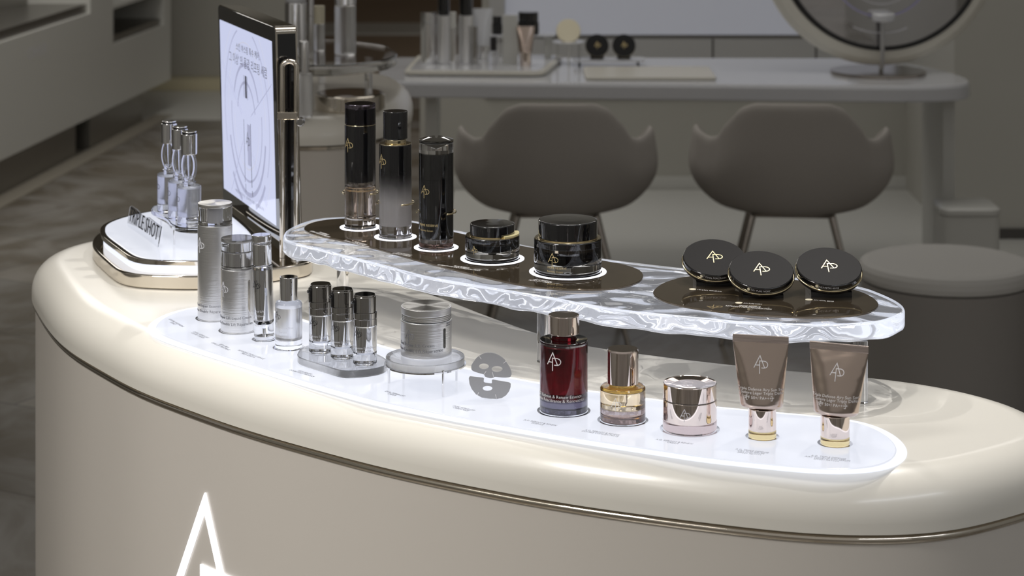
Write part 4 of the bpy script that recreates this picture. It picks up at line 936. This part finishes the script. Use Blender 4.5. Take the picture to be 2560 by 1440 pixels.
# shell chairs seen from behind
def chair_shell():
    key = [(0, .225, .764), (28, .228, .762), (40, .232, .745), (52, .238, .70), (64, .245, .642), (74, .260, .632), (86, .283, .648), (100, .298, .656), (112, .30, .63), (126, .285, .54), (140, .27, .475), (160, .26, .452), (180, .258, .448)]
    def rim(a):
        a = abs(a)
        for (a0, r0, z0), (a1, r1, z1) in zip(key, key[1:]):
            if a <= a1:
                t = (a-a0)/(a1-a0); t = t*t*(3-2*t); return r0+(r1-r0)*t, z0+(z1-z0)*t
        return key[-1][1:]
    NA, NT = 72, 16; V = [(0, 0, .405)]; Fc = []
    for k in range(1, NT+1):
        t = k/NT
        for i in range(NA):
            a = -180+360*i/NA; R0, Z0 = rim(a)
            hgt = Z0-.405; flat = .70*R0
            if hgt > .08:
                s = t*2.2                                   # first the seat pan, then a curved wall
                if s < 1: rr, z = flat*s, .405+.012*s*s
                else:
                    q = (s-1)/1.2; rr = flat+(R0*1.07-flat)*math.sin(min(1, q*1.5)*PI/2)-(R0*.07)*max(0, q-.55)/.45; z = .417+(hgt-.012)*(q**1.35)
            else: rr, z = R0*t, .405+hgt*t**2.5
            th = math.radians(-90+a); sx = 1.0
            V.append((rr*math.cos(th)*sx, rr*math.sin(th)*.92, z))
    for i in range(NA): Fc.append((0, 1+i, 1+(i+1) % NA))
    for k in range(NT-1):
        for i in range(NA):
            j = (i+1) % NA; Fc.append((1+k*NA+i, 1+(k+1)*NA+i, 1+(k+1)*NA+j, 1+k*NA+j))
    return V, Fc
def chair(px, label):
    Y = 7.19; t = thing('shell_chair', label, 'chair', (xp(px, Y), Y, 0), 0, 'shell chairs at the desk')
    s = obj('seat_shell', chair_shell(), 'fabric', t, 180); md = s.modifiers.new('thickness', 'SOLIDIFY'); md.thickness = .022; md.offset = 1
    sb = s.modifiers.new('smooth', 'SUBSURF'); sb.levels = 1; sb.render_levels = 1
    obj('seat_pad', lathe([(0, .43), (.15, .43), (.185, .437), (.19, .447), (.17, .457), (0, .46)], 48), 'fabric', t)
    obj('under_frame', box(-.13, .13, -.12, .12, .386, .398, .02), 'leg_metal', t)
    for sx in (-1, 1):
        for sy in (-1, 1):
            obj('leg', tube([(sx*.125, sy*.11, .39), (sx*.222, sy*.19, .0)], [.0125, .0085], 14), 'leg_metal', t)
    return t
ch = chair(1390, 'grey shell armchair at the left of the desk, seen from behind')
ch2 = dup(ch, (xp(1978, 7.19), 7.19, 0), -.10, 'grey shell armchair at the right of the desk, seen from behind')
# pouf and bin
Yp = 6.15; pf = thing('round_pouf', 'large round grey upholstered stool at the right edge', 'stool', (xp(2366, Yp), Yp, 0))
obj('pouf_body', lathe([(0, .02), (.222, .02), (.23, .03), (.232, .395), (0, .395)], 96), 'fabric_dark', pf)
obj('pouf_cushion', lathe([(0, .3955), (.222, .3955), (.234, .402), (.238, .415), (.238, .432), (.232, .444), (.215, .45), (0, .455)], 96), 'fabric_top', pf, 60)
Yb = 7.55; bn = thing('waste_bin', 'white rounded waste bin standing by the right end of the desk', 'bin', (xp(2415, Yb), Yb, 0))
bo_ = rrect(-.098, .098, -.098, .098, .035, 8)
obj('bin_body', stack(bo_, [(.004, 0), (0, .004), (0, .318)]), 'white', bn, 40)
obj('bin_lid', stack(bo_, [(.002, .3185), (-.003, .322), (-.003, .338), (.004, .345), (.012, .347)]), 'white', bn, 40)
# ring mirror on the desk
Ymr = 7.80; mr_ = thing('ring_mirror', 'large round white framed mirror on a chrome stand at the right of the desk', 'mirror', (xp(2195, Ymr), Ymr, ZD))
obj('foot_disc', cyl(.166, 0, .012, .002, 96), 'leg_metal', mr_)
obj('stem', tube([(.008, 0, .012), (.014, .012, .06), (.02, .03, .09), (.02, .05, .14)], .006, 16), 'chrome', mr_, 60)
kx = Ymr/F
RX = Matrix.Rotation(PI/2-.0, 3, 'X')
def mir(g, px, py, y):
    g = ([(u, v_, -w_) for u, v_, w_ in g[0]],)+tuple(g[1:]); return move(g, (xp(px, Ymr)-mr_.location.x, y, zp(py, Ymr)-ZD), RX)
obj('white_frame', mir(lathe([(.262*Ymr*0+258*kx, .0), (262*kx, -.008), (285*kx, -.006), (298*kx, .004), (302*kx, .016), (296*kx, .03), (0, .034), (0, .030), (256*kx, .02), (258*kx, 0)], 160), 2200, -138, 0), 'white_frame' if 'white_frame' in M else 'white', mr_, 50)
obj('black_rim', mir(lathe([(246*kx, .002), (249*kx, -.010), (257*kx, -.010), (259.5*kx, .002), (246*kx, .002)], 160), 2208, -131, 0), 'black_satin', mr_, 50)
obj('mirror_glass', mir(lathe([(0, .0), (247*kx, .0), (247*kx, .004), (0, .004)], 160), 2208, -131, 0), 'mirror', mr_, 0)
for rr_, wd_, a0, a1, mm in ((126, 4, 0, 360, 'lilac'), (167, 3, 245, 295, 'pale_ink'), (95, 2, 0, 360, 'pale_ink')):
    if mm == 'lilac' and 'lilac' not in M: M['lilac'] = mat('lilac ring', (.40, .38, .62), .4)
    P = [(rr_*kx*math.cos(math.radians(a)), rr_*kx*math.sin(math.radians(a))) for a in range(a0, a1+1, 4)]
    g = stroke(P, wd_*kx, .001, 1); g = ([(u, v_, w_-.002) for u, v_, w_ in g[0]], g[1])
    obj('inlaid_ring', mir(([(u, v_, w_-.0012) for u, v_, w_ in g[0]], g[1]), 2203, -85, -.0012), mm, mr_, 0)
obj('phone_rest', move(lathe([(0, 0), (26*kx, 0), (29*kx, .006), (29*kx, .022), (26*kx, .028), (0, .028)], 48), (xp(2203, Ymr)-mr_.location.x, -.045, zp(50, Ymr)-ZD)), 'white_frame2' if 'white_frame2' in M else 'white_gloss', mr_)
obj('rest_arm', tube([(.008, -.045, zp(50, Ymr)-ZD), (.008, -.045, .035), (.008, -.01, .012)], .0075, 16), 'grey_wall', mr_, 60)
# ---- things on the desk
def simple(name, label, cat, x, y, z, r, h, capf, mb, mc, group=None, capr=.75, rz=0):
    t = thing(name, label, cat, (x, y, z), rz, group)
    hb = h*(1-capf)
    obj('body', cyl(r, 0, hb, r*.12, 32), mb, t); 
    if capf > 0: obj('cap', cyl(r*capr, hb+.0001, h, r*.08, 32), mc, t)
    return t
try_ = ccw(relax(resample([(-.375, 7.73), (.085, 7.70), (.115, 7.72), (.185, 8.15), (.17, 8.2), (-.31, 8.22), (-.345, 8.2)], 80), 2))
ty = thing('display_tray', 'cream tray full of skincare samples at the left of the desk', 'tray', (-.1, 7.95, ZD))
obj('tray_base', loc(stack(try_, [(.008, ZD+.0002), (0, ZD+.006), (0, ZD+.013), (.004, ZD+.018)]), ty), 'cream_tray' if 'cream_tray' in M else 'cream_body_shaded', ty, 40)
obj('tray_inlay', loc(stack(offset(try_, .02), [(0, ZD+.0175), (0, ZD+.0195), (.001, ZD+.02)]), ty), 'white_gloss', ty, 30)
ZT_ = ZD+.0201
rt = thing('sample_riser', 'small white riser table standing at the back of the sample tray', 'riser', (.03, 8.12, ZT_))
obj('riser_top', box(-.115, .125, -.045, .045, .076, .082, .01), 'white_gloss', rt)
for sx in (-.09, .10): obj('leg', box(sx-.012, sx+.012, -.03, .03, 0, .0755, .004), 'white', rt)
ZR = ZT_+.0822
def dpx(px): return px
def dk_item(fn, name, label, cat, px0, px1, ytop, Y, z, **k):
    x = xp((px0+px1)/2, Y); r = (px1-px0)/2*Y/F; return fn(name, label, cat, x, Y, z, r, zp(ytop, Y)-z, **k)
dk_item(simple, 'silver_bottle', 'tall silver bottle, leftmost on the desk tray', 'bottle', 1052, 1089, 30, 7.93, ZT_, capf=.2, mb='chrome', mc='chrome', capr=.99)
dk_item(simple, 'silver_bottle', 'silver bottle with a black cap, left one of the two on the desk tray', 'bottle', 1092, 1126, -14, 7.93, ZT_, capf=.30, mb='brush', mc='black', capr=.85)
dk_item(simple, 'slim_bottle', 'slim pale bottle between the two black capped bottles on the desk tray', 'bottle', 1124, 1141, 30, 7.86, ZT_, capf=.3, mb='chrome', mc='white', capr=.95)
dk_item(simple, 'silver_bottle', 'silver bottle with a black cap, right one of the two on the desk tray', 'bottle', 1146, 1184, -14, 7.93, ZT_, capf=.30, mb='brush', mc='black', capr=.85)
dk_item(simple, 'slim_vial', 'slim dark chrome vial in the middle of the desk tray', 'vial', 1180, 1194, 66, 7.90, ZT_, capf=.4, mb='smoke_chrome', mc='smoke_chrome', capr=.9)
dk_item(simple, 'small_bottle', 'small clear bottle with a black cap on the desk tray', 'bottle', 1222, 1246, 92, 7.88, ZT_, capf=.5, mb='milk', mc='black', capr=.7)
dk_item(simple, 'small_jar', 'small black jar at the left of the riser on the desk tray', 'jar', 1230, 1256, 40, 8.12, ZR, capf=.42, mb='black', mc='black', capr=.9)
dk_item(simple, 'small_jar', 'larger black jar on the riser of the desk tray', 'jar', 1294, 1348, 29, 8.12, ZR, capf=.42, mb='black', mc='black', capr=.93)
def flat_tube(name, label, cat, x, y, z, r, h, mb='white', mc='chrome', capf=.3, group=None):
    t = thing(name, label, cat, (x, y, z), 0, group); hb = h*capf
    obj('cap', cyl(r*.62, 0, hb, .001, 32), mc, t); V, Fc = [], []; N = 24
    for k in range(9):
        q = k/8
        for i in range(N):
            a = 2*PI*i/N; V.append((r*(.72+.28*q)*math.cos(a), r*(.7*(1-q)+.05)*math.sin(a), hb+.0002+(h-hb)*q))
    for k in range(8):
        for i in range(N): Fc.append((k*N+i, k*N+(i+1) % N, (k+1)*N+(i+1) % N, (k+1)*N+i))
    Fc += [tuple(range(N-1, -1, -1)), tuple(8*N+i for i in range(N))]
    obj('tube_body', (V, Fc), mb, t, 50); return t
dk_item(flat_tube, 'cream_tube', 'white tube standing on its cap in the desk tray', 'tube', 1181, 1232, 21, 8.0, ZT_, mb='white_gloss')
dk_item(flat_tube, 'cream_tube', 'bronze tube standing on its cap in the desk tray', 'tube', 1290, 1337, 66, 7.86, ZT_, mb='bronze', mc='rose', capf=.36)
x0, x1 = xp(1257, 7.92), xp(1294, 7.92)
bx = thing('carton', 'plain white carton standing in the desk tray', 'carton', ((x0+x1)/2, 7.92, ZT_))
obj('carton_body', box(-(x1-x0)/2, (x1-x0)/2, -.018, .018, 0, zp(37, 7.92)-ZT_, .0015), 'white', bx)
obj('carton_flap', box(-(x1-x0)/2+.001, (x1-x0)/2-.001, -.017, .017, zp(37, 7.92)-ZT_+.0001, zp(37, 7.92)-ZT_+.0008), 'white_gloss', bx, 0)
for i, px in enumerate((1265, 1283, 1216, 1320)):
    pass
# cream compact on its little round stand
Yc = 8.05; rs2 = thing('round_stand', 'small round clear stand holding the cream compact on the desk', 'stand', (xp(1421, Yc), Yc, ZD))
obj('stand_disc', cyl(41*Yc/F, zp(106, Yc)-ZD, zp(106, Yc)-ZD+.004, .001, 48), 'white_gloss', rs2)
for a in (30, 150, 270): obj('leg', cyl(.003, 0, zp(106, Yc)-ZD-.0002, .0005, 12, .045*math.cos(math.radians(a)), .045*math.sin(math.radians(a))), 'white', rs2)
def up_compact(label, px, py, rp, Y, z, m, mm, tilt=68, group=None):
    t = thing('upright_compact', label, 'compact', (xp(px, Y), Y, zp(py, Y)), 0, group); R = Matrix.Rotation(math.radians(tilt), 3, 'X'); r = rp*Y/F
    obj('lid', move(lathe([(0, 0), (r*.97, 0), (r, -.002), (r, -.008), (0, -.008)], 64), (0, 0, 0), R), m, t)
    obj('seam', move(lathe([(0, -.0081), (r*1.02, -.0081), (r*1.02, -.0105), (0, -.0105)], 64), (0, 0, 0), R), 'gold', t)
    obj('case', move(lathe([(0, -.0106), (r*1.0, -.0106), (r*.94, -.018), (0, -.018)], 64), (0, 0, 0), R), m, t)
    g = monogram(r*.62, .06, .0004); obj('monogram', move(g, (0, 0, 0), R), mm, t, 0) if mm else None
    return t
up_compact('cream coloured compact leaning upright on the small round stand', 1421, 76, 30, Yc, 0, 'cream_pot', None)
Yk = 8.02; cs = thing('compact_table', 'low black legged stand carrying two black compacts on the desk', 'stand', (xp(1522, Yk), Yk, ZD))
zt2 = zp(147, Yk)-ZD
obj('stand_top', box(-88*Yk/F, 88*Yk/F, -.05, .05, zt2-.005, zt2, .012), 'white_gloss', cs)
for sx in (-1, 1):
    for sy in (-1, 1): obj('leg', cyl(.0022, 0, zt2-.0052, .0004, 12, sx*73*Yk/F, sy*.038), 'black_satin', cs)
for px, lb_ in ((1493, 'black compact leaning upright, left one of the pair on the desk'), (1560, 'black compact leaning upright, right one of the pair on the desk')):
    up_compact(lb_, px, 113, 29, Yk, 0, 'black_satin', 'gold_ink', 68, 'black compacts on the desk')
    wg = thing('compact_rest', 'black block behind the '+('left' if px < 1500 else 'right')+' upright compact on the desk', 'stand', (xp(px, Yk), Yk, ZD+zt2+.0002), 0, 'black compact rests')
    obj('rest_block', box(-.024, .024, .004, .03, 0, .012, .002), 'black_satin', wg)
ft = thing('flat_tray', 'empty flat cream tray near the front of the desk', 'tray', (xp(1622, 7.75), 7.76, ZD))
obj('tray_plate', move(stack(rrect(-.222, .222, -.15, .15, .02, 6), [(.003, .0002), (0, .003), (0, .010), (.004, .012)]), (0, 0, 0)), 'cream_tray' if 'cream_tray' in M else 'cream_body_shaded', ft, 40)
# ---- second counter behind the screen
c2 = thing('display_counter', 'second cream oval counter further back behind the screen', 'counter', (-.53, 6.2, 0))
o2 = []
for i in range(120):
    a = 2*PI*i/120; ca, sa = math.cos(a), math.sin(a)
    o2.append((-.49+.235*math.copysign(abs(ca)**.8, ca), 5.73+.47*math.copysign(abs(sa)**.9, sa)))
o2 = relax(o2, 2)
obj('counter_top', loc(stack(o2, [(.03, ZT+.001), (0, ZT+.001)]+[(R_*(1-math.cos(a)), ZC-R_+R_*math.sin(a)) for a in [PI/2*i/8 for i in range(9)]]), c2), 'cream', c2, 45)
obj('metal_trim', loc(stack(o2, [(.02, ZT-.010), (.002, ZT-.009), (.002, ZT-.002), (.02, ZT-.0005)]), c2), 'champagne', c2, 60)
obj('counter_body', loc(stack(o2, [(.006, .0), (.006, ZT-.0101)]), c2), 'cream_body_shaded', c2, 45)
z2 = ZC+.0002
sh2 = thing('acrylic_shelf', 'clear acrylic shelf on the second counter behind the screen', 'shelf', (-.50, 5.75, z2))
ol2 = relax(ccw(resample([(-.72, 5.50), (-.60, 5.42), (-.42, 5.42), (-.31, 5.52), (-.285, 5.66), (-.33, 5.86), (-.45, 5.98), (-.62, 5.98), (-.72, 5.85)], 80)), 4)
ol2 = [(x, y) for x, y in ol2]
obj('shelf_slab', loc(stack(ol2, [(.004, z2+.078), (0, z2+.082), (0, z2+.102), (.004, z2+.105)]), sh2), 'acrylic_white' if 'acrylic_white' in M else 'acrylic', sh2, 40)
for X, Y in ((-.62, 5.56), (-.36, 5.62), (-.5, 5.88)): obj('post', loc(cyl(.01, z2, z2+.0775, .001, 20, X, Y), sh2), 'chrome', sh2)
mp2 = thing('mirror_plate', 'round dark mirror plate with a chrome edge on the second counter', 'plate', (xp(875, 5.42), 5.42, z2))
obj('plate_disc', cyl(.085, 0, .038, .003, 80), 'champagne', mp2); obj('plate_face', cyl(.079, .0382, .040, .001, 80), 'black_mirror', mp2)
def far(name, label, cat, px0, px1, yt, yb, Y, capf, mb, mc, capr=.8):
    z = zp(yb, Y); x = xp((px0+px1)/2, Y); r = (px1-px0)/2*Y/F; return simple(name, label, cat, x, Y, z, r, zp(yt, Y)-z, capf, mb, mc, None, capr)
simple('serum_bottle', 'chrome capped clear bottle at the front of the second counter', 'bottle', xp(761, 5.28), 5.28, z2, 20*5.28/F, zp(102, 5.28)-z2, .42, 'milk', 'chrome', None, .58)
zs2 = z2+.1052
for nm, lb_, px0, px1, yt, Y, cf_, mb, mc, cr_ in (
    ('tall_bottle', 'tall white topped bottle nearest the screen on the second counter', 712, 766, -40, 5.62, .25, 'chrome', 'white_gloss', .98),
    ('slim_vial', 'slim dark chrome vial on the second counter', 769, 785, -30, 5.56, .4, 'smoke_chrome', 'smoke_chrome', .95),
    ('cream_pot', 'round cream pot raised on the second counter', 784, 812, 14, 5.72, .4, 'milk', 'cream_pot', 1.0),
    ('tall_bottle', 'tall clear bottle at the right on the second counter shelf', 836, 890, -40, 5.64, .3, 'milk', 'chrome', .98)):
    r_ = (px1-px0)/2*Y/F; simple(nm, lb_, 'bottle' if 'bottle' in nm else 'vial' if 'vial' in nm else 'pot', xp((px0+px1)/2, Y), Y, zs2, r_, zp(yt, Y)-zs2, cf_, mb, mc, None, cr_)

# light focused through the rippled shelf on to the counter
for o in shf.children: o.cycles.is_caustics_caster = True
for o in list(counter.children)+list(PC.children)+list(st.children): o.cycles.is_caustics_receiver = True
